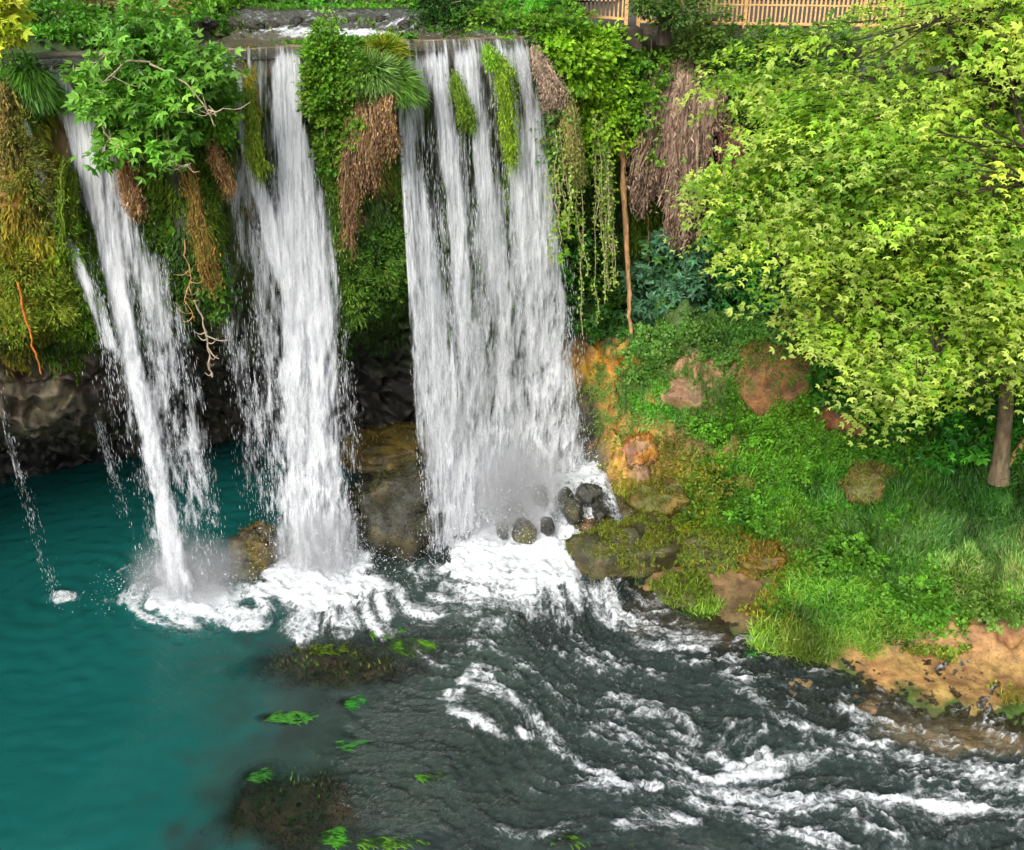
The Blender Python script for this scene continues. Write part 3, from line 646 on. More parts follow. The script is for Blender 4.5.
def mist(px, py, z, rx, ry, rz, dens):
    m, nt, out = newmat('mist'); g = N(nt, 'TexCoord').outputs['Object']
    ln_ = N(nt, 'VectorMath', operation='LENGTH'); nt.links.new(g, ln_.inputs[0])
    n = noise_(nt, g, 2.2, 3, .6); e = maprange(nt, math_(nt, 'ADD', ln_.outputs['Value'], math_(nt, 'MULTIPLY', math_(nt, 'SUBTRACT', n, .5), .9)), .95, .1, 0, dens)
    v = N(nt, 'VolumePrincipled'); v.inputs['Color'].default_value = (.93, .94, .97, 1); v.inputs['Anisotropy'].default_value = .2; nt.links.new(e, v.inputs['Density']); nt.links.new(v.outputs[0], out.inputs['Volume'])
    th = np.linspace(0, 2*math.pi, 17)[:-1]; ph = np.linspace(.02, math.pi-.02, 10)
    V = np.stack([np.sin(ph)[:, None]*np.cos(th), np.sin(ph)[:, None]*np.sin(th), np.cos(ph)[:, None]+0*th], -1).reshape(-1, 3)
    i = np.arange(9)[:, None]*16; j = np.arange(16)[None]; Fq = np.stack([i+j, i+16+j, i+16+(j+1) % 16, i+(j+1) % 16], -1).reshape(-1, 4)
    # close the two small pole openings
    V = np.vstack([V, [[0, 0, 1], [0, 0, -1]]]); cap1 = [(k, (k+1) % 16, (k+2) % 16, 160) for k in range(0, 16, 2)]; cap2 = [(144+(k+2) % 16, 144+(k+1) % 16, 144+k, 161) for k in range(0, 16, 2)]
    o = mk('mist', V, np.vstack([Fq, cap1, cap2]), m); c = at(px, py, z=z); o.location = tuple(c); o.scale = (rx, ry, rz)
    m.cycles.volume_step_rate = 1.0 if hasattr(m.cycles, 'volume_step_rate') else 1.0
    return tag(o, 'pale mist hanging over the foot of the waterfall', 'mist', kind='stuff')
mist(190, 575, .7, 2.2, 1.3, 1.6, 1.5)
mist(318, 545, .9, 1.7, 1.2, 1.7, 1.9)
mist(505, 500, 1.3, 2.9, 1.5, 2.5, 1.9)

# ------------------------------------------------------------------ boulders
def boulder(px, py, rx, rz, ry, label, c1, c2, z=None, name='boulder', moss=0, mosscol=('#5a6a1c', '#7a8a24'), group=None, seed=0, blotch=(), on=None, mlen=.12, pebbly=.22, cat='rock', yaw=0., facet=False):
    r = np.random.default_rng(seed+int(px*3+py))
    zc = z if z is not None else rz*.35
    C = at(px, py, z=zc) if on is None else on
    s_ = 1/ppm(C); R = np.array([rx*s_, ry, rz])
    n = 56; th = np.linspace(0, 2*math.pi, n+1)[:-1]; ph = np.linspace(.03, math.pi-.03, n//2)
    D = np.stack([np.sin(ph)[:, None]*np.cos(th), np.sin(ph)[:, None]*np.sin(th), np.cos(ph)[:, None]+0*th], -1)
    k = 1+fbm(D*1.1+seed*3.1, 3)*.35+(ridged(D*1.7+seed, 4)-.6)*pebbly+fbm(D*7+seed, 3)*.03
    if facet:
        for _j in range(22):
            nj = unit(r.normal(size=3)*np.array([1, 1, .9])); dj = r.uniform(.68, .95); dd = D@nj; k = np.minimum(k, np.where(dd > .25, dj/np.maximum(dd, .25)*1.0, 9))
        k = k+fbm(D*9+seed, 3)*.02
    Dd = np.sign(D)*np.abs(D)**.85
    Q = Dd*k[..., None]*R
    cy, sy = math.cos(yaw), math.sin(yaw); Q = np.stack([Q[..., 0]*cy-Q[..., 1]*sy, Q[..., 0]*sy+Q[..., 1]*cy, Q[..., 2]], -1)
    W = Q+C; m_ = len(ph)
    mixn = sstep(-.2, .35, fbm(W*1.5+seed, 4))[..., None]
    col = lin(c1)*mixn+lin(c2)*(1-mixn)
    for (h, th0, fr) in blotch:
        kk_ = sstep(th0, th0+.2, fbm(W*fr+lin(h).sum()*9, 4))[..., None]; col = col*(1-kk_)+lin(h)*kk_
    i = np.arange(m_-1)[:, None]*n; j = np.arange(n)[None]; Fq = np.stack([i+j, i+n+j, i+n+(j+1) % n, i+(j+1) % n], -1).reshape(-1, 4)
    root = mk(name, Q, Fq, M_rock, None, col, True); root.location = tuple(C)
    tag(root, label, cat, group)
    if moss:
        dx = np.gradient(Q, axis=0); dy = np.roll(Q, -1, 1)-np.roll(Q, 1, 1); nn = -unit(np.cross(dx, dy)); nn = np.where((nn*Q).sum(-1, keepdims=True) < 0, -nn, nn)
        a = r.integers(2, m_-2, moss*3); b = r.integers(0, n, moss*3); p_, n__ = Q[a, b], nn[a, b]
        ok = (n__[:, 2] > -.1) & (n__[:, 1] < .6) & (fbm((p_+C)*1.6+5, 3)+.35*n__[:, 2]+.3 > r.random(len(p_))*.5); p_, n__ = p_[ok][:moss], n__[ok][:moss]
        p_ = p_+r.normal(size=p_.shape)*.04
        A = unit(n__*.5+np.array([0, 0, -.7])*(1-n__[:, 2:3])+r.normal(size=p_.shape)*.35)
        leafobj('moss_growth', [leafmesh(p_, A, n__+r.normal(size=p_.shape)*.2, mlen*(.6+.8*r.random(len(p_))), vary(mosscol, len(p_), r, .25), 'moss')], M_moss, root)['kind'] = 'stuff'
    return root
boulder(401, 512, 48, 1.55, 1.4, 'tall rounded mossy boulder between the middle and right waterfalls', '#28261c', '#353220', z=1.0, moss=4200, mosscol=('#3c4a22', '#4a4a28', '#4c4024'), blotch=(('#4c4428', .15, 1.2), ('#3c3f36', .2, 2.)), seed=3, mlen=.08, pebbly=.2)
boulder(390, 452, 46, .55, 1.5, 'ochre mossy ledge in the cave mouth behind the tall boulder', '#6a5a28', '#4a4426', z=2.2, moss=700, mosscol=('#7a6420', '#5f6a24', '#8a6020'), seed=8, mlen=.1)
boulder(258, 553, 24, .85, .7, 'brown and yellow wet rock standing between the left and middle waterfalls', '#45402a', '#6a5a26', z=.3, moss=350, mosscol=('#7a7420', '#8a6424', '#5f6420'), seed=5, mlen=.1)
boulder(248, 570, 16, .35, .5, 'low mossy rock at the foot of the brown wet rock', '#6a6030', '#4c4a2c', z=.1, moss=160, mosscol=('#7a6424', '#6a6a24'), seed=6, mlen=.09)
H_water = Hit(WP)
for i, (px, py, rx, rz, z, lb, g) in enumerate([
 (550, 520, 11, .32, 0, 'low wet stone in the white water between the shiny rock and the brown boulder', 0), (560, 486, 10, .35, 0, 'small dark stone high in the rapids under the right waterfall', 0), (604, 503, 9, .3, 0, 'little grey stone against the foot of the orange bank', 0), (497, 520, 9, .3, 0, 'small dark stone at the left end of the foaming rocks', 0),
 (513, 503, 15, .62, .95, 'dark shiny rock in the foam, leftmost of the rocks below the right waterfall', 0), (520, 522, 16, .42, .55, 'low rounded rock in front of the dark shiny rock in the foam', 1), (535, 489, 12, .5, 1.25, 'small grey rock half hidden by falling water', 0),
 (570, 502, 14, .5, 1.05, 'small mossy-topped rock in the foam, left of the grey slab', 1), (589, 484, 17, .45, 1.45, 'long grey slab in the rapids by the orange cliff', 0), (456, 518, 16, .6, .45, 'pale rock veiled by water in the foot of the right waterfall', 0)]):
    boulder(px, py, rx*.85, rz*(.7+.25*(i % 3)/2), .5, lb, '#46453c' if not g else '#56532f', '#33342f', on=H_water(px, py+6)+np.array([0, -.1, .12]), seed=20+i, facet=True, moss=90*g, mosscol=('#6a7030', '#5a5c28'), group=None, mlen=.08)
boulder(590, 531, 23, .62, .8, 'mossy brown boulder standing in the white water', '#6a4c34', '#4a4a24', z=.25, moss=420, mosscol=('#5a6a1c', '#6a5424'), seed=31, blotch=(('#7a5438', .2, 1.5),))
boulder(632, 556, 55, 1.05, 1.1, 'long flat mossy rock at the edge of the rapids', '#55502c', '#3c3a22', z=.15, moss=11000, mosscol=('#7a8a1c', '#5f7420', '#8a8428', '#4c5a1c'), seed=33, mlen=.09, yaw=.25, blotch=(('#6a5c40', .2, 1.),))
boulder(618, 507, 22, .45, .7, 'rounded wet rock under the orange cliff', '#5f5a2a', '#57502e', z=.45, moss=260, mosscol=('#6a6a1c', '#7a6c20'), seed=34, mlen=.1)
boulder(590, 505, 10, .25, .4, 'small brown rock beside the rounded wet rock', '#5a4a34', '#44402c', z=.3, seed=35) if False else None
boulder(712, 553, 40, .55, .8, 'dome of hanging moss on the ochre ledge', '#5f5a26', '#4a4a20', z=.5, moss=5000, mosscol=('#5c7420', '#6a8424', '#8a8428', '#556a24'), seed=36, mlen=.13)
boulder(762, 562, 24, .45, .6, 'ochre-brown mossy hummock right of the hanging moss dome', '#7a5a20', '#5f5420', z=.6, moss=900, mosscol=('#8a7420', '#7a5c1c', '#6a6a20'), seed=37, mlen=.12)
boulder(683, 590, 28, .26, .8, 'low green tussock rock in the shallows', '#5c6a20', '#4a4a22', z=.05, moss=2600, mosscol=('#6c8a20', '#7a8a28', '#5a6a1c'), seed=38, mlen=.11)
boulder(695, 378, 34, .85, .9, 'pinkish brown rock bare of plants on the bank', '#a88a68', '#8a6c4c', on=H_bank(695, 384)+np.array([0, .4, -.35]), seed=40, pebbly=.3, facet=True, moss=160, mosscol=('#6a7a30', '#8a7a44'), mlen=.08)
boulder(770, 372, 48, 1.25, 1.2, 'large brown rounded rock below the dark fig bushes', '#96683e', '#7a5836', on=H_bank(770, 390)+np.array([0, .6, .35]), facet=True, seed=41, moss=3000, mosscol=('#5f8a24', '#6a8430', '#4c7a1c'), mlen=.10, pebbly=.1)
boulder(850, 417, 34, .65, .9, 'orange brown rock under the drooping plane tree boughs', '#8f5a2e', '#6f4626', on=H_bank(850, 424)+np.array([0, .3, -.1]), seed=42, facet=True)
boulder(866, 486, 26, .55, .6, 'straw-covered mound in the green ground cover', '#8a6a3c', '#6a6a34', on=H_bank(866, 492)+np.array([0, .1, .15]), seed=43, moss=2600, mosscol=('#7a8434', '#8f7a44', '#6a7a2c'), mlen=.10)
boulder(645, 452, 20, .7, .6, 'orange tufa outcrop on the steep face of the bank', '#b87b36', '#9a7458', on=H_bank(645, 456)+np.array([0, .35, -.1]), seed=44, facet=True, moss=300, mosscol=('#8a7420', '#6a6a20', '#a0782c'), pebbly=.4)
boulder(690, 500, 34, .55, .7, 'brown and olive tufa lump beside the wet rock', '#7a6428', '#5a5a24', on=H_bank(668, 500)+np.array([0, .25, 0]), seed=46, moss=1000, mosscol=('#7a7a20', '#6a5a20', '#5c6a20'), mlen=.12)
boulder(300, 815, 64, .35, 1.6, 'broad brown submerged rock patched with green weed, foreground', '#7a6444', '#5a5a38', z=-.47, seed=50, name='submerged_rock', moss=2500, mosscol=('#3f8a20', '#4a6a24', '#5a4a30', '#4a4028'), mlen=.12, blotch=(('#8a7048', .1, 1.2),))
boulder(335, 668, 70, .30, .9, 'submerged rock with weed just beyond the foam of the middle waterfall', '#7a6040', '#5a5a34', z=-.35, seed=51, name='submerged_rock', moss=1800, mosscol=('#5c8a20', '#5a4a2c', '#4a4028'), mlen=.12)
for i, (px, py, rx) in enumerate([(860, 712, 20), (972, 745, 22), (1000, 712, 26), (800, 690, 16)]):
    boulder(px, py, rx, .22, .4, ['tan stone under the shallow water near the sandbar', 'pale tan stone showing through the riffles at the right', 'brown stone in the sandy shallows at the right edge', 'tan stone under the riffle below the bright grass'][i], '#9a8058', '#6a5a40', z=-.16, seed=60+i, name='submerged_rock')

for i, (px, py, rx, rz) in enumerate([(212, 24, 9, .16), (232, 25, 11, .2), (256, 23, 9, .18), (275, 24, 8, .17), (294, 22, 8, .2), (318, 20, 7, .15), (352, 17, 7, .12), (378, 15, 6, .12), (402, 22, 7, .14)]):
    boulder(px, py, rx, rz, .25, 'dark wet stone in the row across the little cascade above the falls', '#3a342a', '#24221c', on=H_plat(px, py)+np.array([0, 0, .02]), seed=80+i, name='cascade_stone', group='dark stones across the upper cascade', cat='stone')

# ------------------------------------------------------------------ ground cover on cliff, bank and plateau (uncountable)
def scatter(name, surf, n, zones, kind, size, mat, seed, up=.6, grav=0., thr=.02, outw=.5, label=None, lift=.02, base=None, clump=1.2, spread=.35, wpos=None, window=None, excl=()):
    r = np.random.default_rng(seed); Ps, Ns = surf.sample_in(n, zones, r)
    m = (Ps[:, 1] > 5); px, py = project(Ps); m &= (px > -60) & (px < 1090) & (py > -60) & (py < 900)
    if window is not None: m &= window(Ps, px, py)
    Ps, Ns, px, py = Ps[m], Ns[m], px[m], py[m]
    nz = fbm(Ps*clump, 3); best = np.full(len(Ps), thr); zi = np.full(len(Ps), -1)
    wts = np.zeros((len(Ps), len(zones)))
    for i, z in enumerate(zones):
        rr = np.sqrt(((px-z[0])/z[2])**2+((py-z[1])/z[3])**2)+nz*.55+r.normal(size=len(Ps))*.08
        wts[:, i] = sstep(1.2, .7, rr)*z[4]
    for e in excl: wts *= sstep(.75, 1.15, np.sqrt(((px-e[0])/e[2])**2+((py-e[1])/e[3])**2)+nz*.5)[:, None]*(1-e[4])+e[4]
    tot = wts.max(1); zi = np.argmax(wts*(.6+.8*r.random(wts.shape)), 1)
    ok = (tot > r.random(len(Ps))) & (tot > .02)
    Ps, Ns, zi, nz = Ps[ok], Ns[ok], zi[ok], nz[ok]
    C = np.zeros_like(Ps); S = np.zeros(len(Ps))
    for i, z in enumerate(zones):
        k = zi == i
        if k.any(): C[k] = vary(z[5], k.sum(), r, .2); S[k] = z[6] if len(z) > 6 else size
    C *= (1+.35*nz+.55*fbm(Ps*.55+3, 2))[:, None].clip(.4, 1.6); C *= 1+np.array([.35, .05, .1])*fbm(Ps*.4+31, 2)[:, None]
    A = unit(Ns*outw+np.array([0, 0, up-grav])+r.normal(size=Ps.shape)*spread)
    Nn = unit(Ns+np.array([0, 0, .6])+r.normal(size=Ps.shape)*.45)
    Ps = Ps+Ns*lift*r.random((len(Ps), 1))*3
    o = leafobj(name, [leafmesh(Ps, A, Nn, S*(.6+.8*r.random(len(Ps))), C, kind)], mat)
    return tag(o, label, None, kind='stuff')
G1 = ('#629a28', '#70ac30', '#528420'); G2 = ('#5a9026', '#70a834', '#467a1f'); G3 = ('#88b83c', '#a0c850', '#749c34'); GY = ('#8a9a24', '#7a8a1c', '#a09a34'); GD = ('#437c28', '#549034', '#386824'); GB = ('#6a9c40', '#84ac50', '#558838')
EX = [(625, 460, 50, 75, .08), (605, 390, 40, 60, .12), (670, 455, 34, 44, .25), (695, 380, 34, 30, .05), (768, 370, 44, 26, .1), (850, 417, 34, 24, 0), (645, 455, 30, 46, .05), (600, 372, 30, 34, .1), (620, 420, 14, 40, .1), (712, 446, 56, 14, .15), (740, 548, 66, 10, 0), (868, 486, 22, 16, .1), (730, 590, 60, 20, .1), (700, 410, 16, 16, .2), (760, 480, 30, 8, .3), (1010, 560, 14, 22, .1)]
# leafy cress and nettles on the bank
scatter('ground_cover', bank, 900, [
 (850, 470, 120, 70, 1, G2), (780, 500, 70, 34, 1, G2), (830, 560, 90, 50, 1, G2), (890, 590, 110, 40, 1, G2), (900, 440, 130, 40, 1, G2), (960, 480, 110, 40, .9, GD),
 (740, 445, 60, 40, .8, G1), (790, 420, 50, 50, .9, G1), (655, 365, 55, 24, .9, GB), (650, 395, 44, 28, .8, G1), (740, 355, 60, 24, .9, GB), (740, 335, 110, 18, 1, GB), (690, 410, 60, 20, .6, G1), (745, 400, 40, 26, .7, G1),
 (700, 470, 60, 24, .5, GY), (700, 520, 60, 30, .6, GY), (720, 500, 60, 30, .6, G1), (610, 395, 20, 40, .35, GY), (935, 656, 30, 9, 1, ('#5a7a24', '#6f8a2c', '#8a8a3c')), (918, 672, 16, 6, .8, ('#5a7a24', '#6f8a2c')),
 (1000, 690, 16, 6, .5, GY), (960, 598, 80, 17, 1, G1), (800, 590, 30, 20, .5, GY), (770, 610, 30, 20, .3, GY)], 'oval', .125, M_leaf, 11, up=.5, outw=.6, excl=EX, label='dense leafy ground cover on the river bank', lift=.05, spread=.5, clump=1.6, window=lambda P, x, y: P[:, 2] > .08)
scatter('tall_grass', bank, 1100, [
 (900, 540, 90, 50, .8, ('#5c8f3c', '#6fa04c', '#8aae5c', '#4c8434'), .26), (985, 540, 90, 60, 1, ('#68a048', '#84b45c', '#a0c070', '#589040'), .26), (990, 578, 80, 34, .9, ('#7fa454', '#94b068', '#a0a868'), .24), (800, 470, 60, 40, .25, G1, .3),
 (870, 500, 60, 20, .5, GB, .4), (760, 520, 60, 26, .4, G1, .3), (680, 400, 60, 30, .35, GB, .25), (940, 500, 120, 24, .8, GD, .45)], 'blade', .45, M_leaf, 12, up=1.0, outw=.25, label='tall grass and reeds on the bank below the plane tree', spread=.28, clump=.9, window=lambda P, x, y: P[:, 2] > .2)
scatter('bright_grass', bank, 1000, [
 (830, 600, 40, 34, 1, G3, .27), (862, 628, 46, 22, 1, G3, .27), (815, 640, 40, 18, .9, ('#7f9a34', '#8aa03c'), .35), (795, 580, 30, 20, .5, GY, .25), (765, 640, 14, 16, .8, G3, .35), (700, 610, 26, 8, .7, G3, .3), (1015, 700, 16, 6, .4, GY, .2), (780, 600, 30, 16, .5, GY, .2)],
 'blade', .4, M_leaf, 13, up=.25, outw=.5, label='flattened bright green grass tongue beside the rapids', spread=.55, clump=.8, window=lambda P, x, y: P[:, 2] > -.12)
MO = ('#5c7a1c', '#6f8f20', '#4a681a'); MOY = ('#8a8a1c', '#7a7a1c', '#a08a24'); MOD = ('#34521c', '#3f5f1c', '#2a4418')
scatter('bank_moss', bank, 900, [(640, 500, 50, 20, .9, MOY), (690, 500, 50, 40, .8, ('#6a7a20', '#7f8a28')), (620, 440, 24, 60, .10, MOY), (700, 540, 50, 20, .6, MOY), (670, 470, 20, 40, .7, ('#5c5a20', '#6f6a20')), (740, 470, 50, 30, .5, ('#7a8a2c', '#6a6a24')), (700, 425, 60, 30, .4, ('#7a7a34', '#6a7a2c')), (640, 400, 50, 40, .7, ('#6f8a3c', '#7f8f44'))],
 'moss', .13, M_moss, 14, up=0, grav=.3, label='olive moss on the tufa slope', spread=.4)
# moss and creeping plants on the cliff
scatter('cliff_moss', cliff, 750, [
 (20, 90, 30, 50, 1, G2), (30, 150, 30, 80, .5, MOY), (20, 280, 60, 70, .9, MOY), (60, 300, 40, 60, .8, MO), (50, 335, 70, 20, .7, MOD), (90, 260, 20, 60, .8, MO), (150, 220, 30, 100, .6, MO), (170, 280, 40, 60, .6, MOD), (205, 180, 20, 110, .7, MO),
 (145, 270, 14, 40, .8, G2), (340, 120, 30, 90, 1, MO), (335, 230, 26, 100, 1, ('#5c8424', '#4f7a20', '#6f8f28')), (380, 260, 34, 70, .85, MOD), (395, 150, 22, 60, .7, ('#5f7a28', '#7a8434')), (365, 310, 40, 30, .8, MOD), (200, 110, 30, 50, .8, G1),
 (250, 130, 9, 70, 1, MOY), (508, 110, 8, 90, 1, ('#7fa018', '#6f9418')), (505, 65, 5, 16, 1, G2), (465, 100, 8, 50, .8, MO), (480, 260, 40, 80, .35, MO), (450, 330, 30, 60, .25, MOD),
 (550, 160, 12, 60, .8, G1), (558, 110, 16, 40, .7, MO), (600, 140, 40, 100, .6, MO), (600, 260, 40, 90, .7, MOD), (640, 200, 20, 60, .6, MO), (720, 90, 50, 30, .9, G1), (760, 160, 50, 60, .4, MOD), (580, 60, 50, 30, 1, G1), (700, 300, 120, 50, .5, GD)],
 'moss', .17, M_moss, 15, up=0, grav=1.0, outw=.45, label='moss and ferns hanging on the cliff', spread=.3, clump=1.1)
scatter('cliff_greenery', cliff, 220, [
 (60, 295, 40, 50, .8, ('#6f9a1c', '#8aac24')), (15, 300, 30, 50, .8, ('#7f9a20', '#8f9a24')), (150, 250, 24, 80, .6, G2), (380, 265, 34, 40, .8, G2), (340, 150, 24, 90, .8, G1), (350, 60, 60, 40, 1, G2), (590, 110, 50, 60, .8, ('#7aac24', '#94c02c')), (720, 80, 60, 40, .8, G1), (620, 300, 60, 60, .5, G2), (205, 290, 24, 30, .7, G2)],
 'oval', .17, M_leaf, 16, up=0, grav=.25, outw=.8, label='small leafy plants on the cliff face', spread=.6)
scatter('upper_greenery', plat, 420, [
 (90, 20, 110, 30, 1, G2), (300, 4, 200, 8, 1, G1), (240, 31, 40, 6, .6, ('#6a7a34', '#5c6a2c')), (480, 24, 60, 12, 1, G2), (530, 12, 60, 16, 1, ('#6fb434', '#5aa02c')), (560, 36, 60, 14, 1, G2), (440, 34, 60, 3, .5, G1), (700, 30, 260, 14, .9, G1)],
 'oval', .16, M_leaf, 17, up=.6, outw=.3, label='low green plants on the banks above the falls', spread=.6, window=lambda P, x, y: (P[:, 1] < 60))

# ------------------------------------------------------------------ shrubs, trees, vines, roots
def clumps(cs, r, per, size, kind, cols, flat=.6, rad_=.3, out=None, up=.8, droop=.3, dv=.16, cdv=.18, center=None):
    """leaf clumps round the points cs"""
    k = len(cs); P = np.repeat(cs, per, 0); n = len(P)
    o = out if out is not None else (unit(cs-center) if center is not None else unit(r.normal(size=cs.shape)))
    O = np.repeat(o, per, 0)
    d = unit(r.normal(size=(n, 3)))*(r.random((n, 1))**.5)*rad_*np.repeat(.6+.8*r.random((k, 1)), per, 0)
    d[:, 2] *= flat
    P = P+d; P[:, 2] -= droop*(np.linalg.norm(d[:, :2], axis=1)**2)/rad_
    Nn = unit(O*.45+np.array([0, -.15, up])+r.normal(size=(n, 3))*.45)
    A = unit(d+O*.25+np.array([0, 0, -.25])*rad_+r.normal(size=(n, 3))*.12)
    base = vary(cols, k, r, cdv); C = np.repeat(base, per, 0)*(1+r.normal(size=(n, 1))*dv).clip(.5, 1.6)
    return leafmesh(P, A, Nn, size*(.65+.7*r.random(n)), C, kind)
def ell(c, R, n, r, inner=.45, front=None):
    d = unit(r.normal(size=(n, 3))); rr = inner+(1-inner)*r.random((n, 1))**.6
    q = d*rr; q *= (1+.45*fbm(d*2.1+c*.7, 3))[:, None]
    return c+q*R, d
def shrub(label, base, blobs, cols, n=60, per=22, size=.16, kind='oval', mat=None, seed=0, rad_=.28, name='shrub', cat='shrub', group=None, stems=5, fwd=.5, dep=None, bark=None, Y=None, droop=.3, inner=.45, up=.8):
    r = np.random.default_rng(1000+seed)
    B = np.array(base, float); root = empty(name, B, label, cat, group); parts = []; paths = []
    for bi, (px, py, rx, ry) in enumerate(blobs):
        y = (H_cliff(px, py)[1]-fwd) if Y is None else Y
        c = at(px, py, Y=y); s_ = 1/ppm(c); R = np.array([rx*s_, dep or min(rx*s_*.8, 1.2), ry*s_])
        cs, d = ell(c, R, max(8, int(n*rx*ry/1600)), r, inner); parts.append(clumps(cs, r, per, size, kind, cols, rad_=rad_, out=d, droop=droop, up=up))
        for k in range(stems):
            e = cs[r.integers(len(cs))]; mid = (B+e)/2+r.normal(size=3)*.15; mid[2] += .15
            paths.append((curve([B, mid, e], 8, .05, seed*7+k), np.linspace(.028, .008, 8)))
    leafobj('foliage', [(p_[0]-B, p_[1], p_[2]) for p_ in parts], mat or M_leaf, root)
    if paths:
        V, Fq = tubes(paths, 5); mk('stems', V-B, Fq, bark or M_twig, root, None, True)
    return root
cB = ('#689a28', '#80b034', '#568424'); cL = ('#8fbe2c', '#a4cc34', '#74a824'); cD = ('#2c5c28', '#38703a', '#244c20'); cDB = ('#5a8a64', '#70a07c', '#4a7850', '#649848')
cO = ('#6a7a2c', '#5a7024', '#7a8a38')
# the fig bush that hangs over the lip
shrub('bright green fig bush with bare looping branches over the lip by the left waterfall', at(165, 45, Y=24.9), [
 (150, 62, 46, 34), (115, 98, 40, 34), (150, 118, 44, 36), (160, 145, 30, 18), (190, 60, 34, 30), (95, 75, 24, 16), (140, 22, 40, 26), (210, 70, 18, 20), (170, 95, 30, 30), (112, 148, 20, 14)],
 ('#68a034', '#84b844', '#548c2c', '#74ac3c'), n=52, per=12, size=.21, kind='lobed', mat=M_fig, seed=1, rad_=.38, name='fig_bush', cat='bush', stems=4, Y=23.6, dep=1.0, inner=.15)
shrub('round soft green bush bulging over the lip left of the middle waterfall', at(212, 90, Y=25.2), [(212, 108, 24, 34), (222, 95, 14, 20)], cB, n=120, per=30, size=.12, seed=2, fwd=.3, dep=.7, name='round_bush', cat='bush')
shrub('low dark green hedge above the left waterfall', at(70, 44, Y=26.4), [(30, 36, 46, 14), (85, 36, 46, 18), (130, 36, 40, 16), (60, 16, 60, 14)], ('#487c24', '#5a942c', '#3a6820'), n=120, per=26, size=.15, kind='oval', seed=3, Y=27.2, dep=.7, name='hedge', cat='hedge')
shrub('olive brown thicket behind the hedge at the top left', at(85, 10, Y=29), [(85, 8, 40, 12), (120, 4, 30, 12)], ('#6a6a34', '#5a6a2c', '#7a6a3c'), n=80, per=20, size=.14, seed=4, Y=28.6, dep=.8, name='thicket', cat='shrub')
shrub('yellow leafy spray at the top left corner', at(-10, 40, Y=23.5), [(2, 22, 18, 26), (-10, 5, 30, 20)], ('#c4cc3c', '#a8bc30', '#d4d450'), n=90, per=14, size=.2, kind='lobed', seed=5, Y=23.2, dep=.6, name='yellow_bush', cat='bush')
shrub('orange flowering shrub at the top edge behind the fig bush', at(165, 6, Y=28), [(165, 3, 18, 7)], ('#c8824c', '#b8683c', '#7a7a34', '#6a7a34'), n=70, per=20, size=.12, seed=6, Y=27.6, dep=.5, name='flowering_shrub', cat='shrub', stems=2)
shrub('tall light green weed standing on top of the outcrop between the falls', at(328, 62, Y=26.6), [(325, 28, 9, 14), (330, 45, 16, 22), (322, 60, 22, 20)], cB, n=160, per=26, size=.11, seed=7, Y=26.4, dep=.4, name='tall_weed', cat='weed', up=1.)
shrub('green leafy mound covering the outcrop between the middle and right waterfalls', at(350, 90, Y=26.8), [(345, 78, 36, 24), (330, 110, 26, 30), (352, 120, 30, 26), (322, 85, 20, 24), (335, 150, 16, 26)], ('#5c8c24', '#6f9c2c', '#4a7c20', '#84a034'), n=120, per=30, size=.12, seed=8, Y=26.5, dep=.6, name='leafy_mound', cat='shrub', inner=.3)
def tuft(label, px, py, rx, ry, Y, cols, n=2600, ln=.55, seed=0, name='grass_tuft', cat='grass tuft', droop=.5, parent=None):
    r = np.random.default_rng(500+seed); c = at(px, py, Y=Y); s_ = 1/ppm(c)
    d = unit(r.normal(size=(n, 3))*np.array([1, 1, .8])); d[:, 1] = -np.abs(d[:, 1])*.9; d[:, 2] = np.abs(d[:, 2])-.25
    P = c+d*np.array([rx*s_, .5, ry*s_])*(.45+.4*r.random((n, 1))); A = unit(d+np.array([0, -.1, -droop])+r.normal(size=(n, 3))*.22+np.array([0, 0, .2]))
    o = leafobj(name, [leafmesh(P-c, A, unit(np.array([0, -.4, 1.])+r.normal(size=(n, 3))*.4), ln*(.5+.7*r.random(n)), vary(cols, n, r, .2), 'blade')], M_leaf); o.location = tuple(c)
    return tag(o, label, cat)
tuft('lush grass tuft drooping at the top right of the outcrop', 392, 88, 24, 28, 27.0, ('#6a9834', '#86b04c', '#548430'), seed=1, n=3600)
tuft('darker grass tuft in the middle of the outcrop top', 372, 78, 20, 20, 26.7, ('#568434', '#74a048', '#94b068'), seed=2)
tuft('dark green grass hanging at the far left beside the lip', 32, 85, 22, 34, 24.0, ('#4a7c20', '#5c9028', '#3c681c'), seed=3, n=4200, droop=1.2)
tuft('yellow flowering grass on the crest of the outcrop', 385, 52, 20, 12, 27.6, ('#8aa434', '#b8a82c', '#6a9430'), seed=4, n=1500, ln=.4, droop=0)
# banks of the upper stream
for i, (lb, bl, cl, yy, sz) in enumerate([
 ('dark bush around the foot of the trunk beside the upper stream', [(432, 20, 24, 14), (450, 10, 26, 14)], ('#2c5420', '#34641f', '#1f401c'), 30.6, .12),
 ('mid green bush right of the trunk on the upper bank', [(475, 24, 26, 10), (500, 18, 26, 14)], cB, 30.4, .13),
 ('bright green bush at the corner where the right waterfall leaves the lip', [(535, 30, 26, 14), (560, 22, 24, 16)], cB, 30.2, .15),
 ('light green bush in front of the left end of the fence', [(548, 8, 30, 10), (520, 5, 26, 8)], ('#6fb83c', '#8acc4c', '#5aa034'), 32.0, .14)]):
    shrub(lb, at(bl[0][0], bl[0][1]+8, Y=yy+.2), bl, cl, n=150, per=26, size=sz, seed=20+i, Y=yy, dep=.7, name='bank_bush', cat='bush')
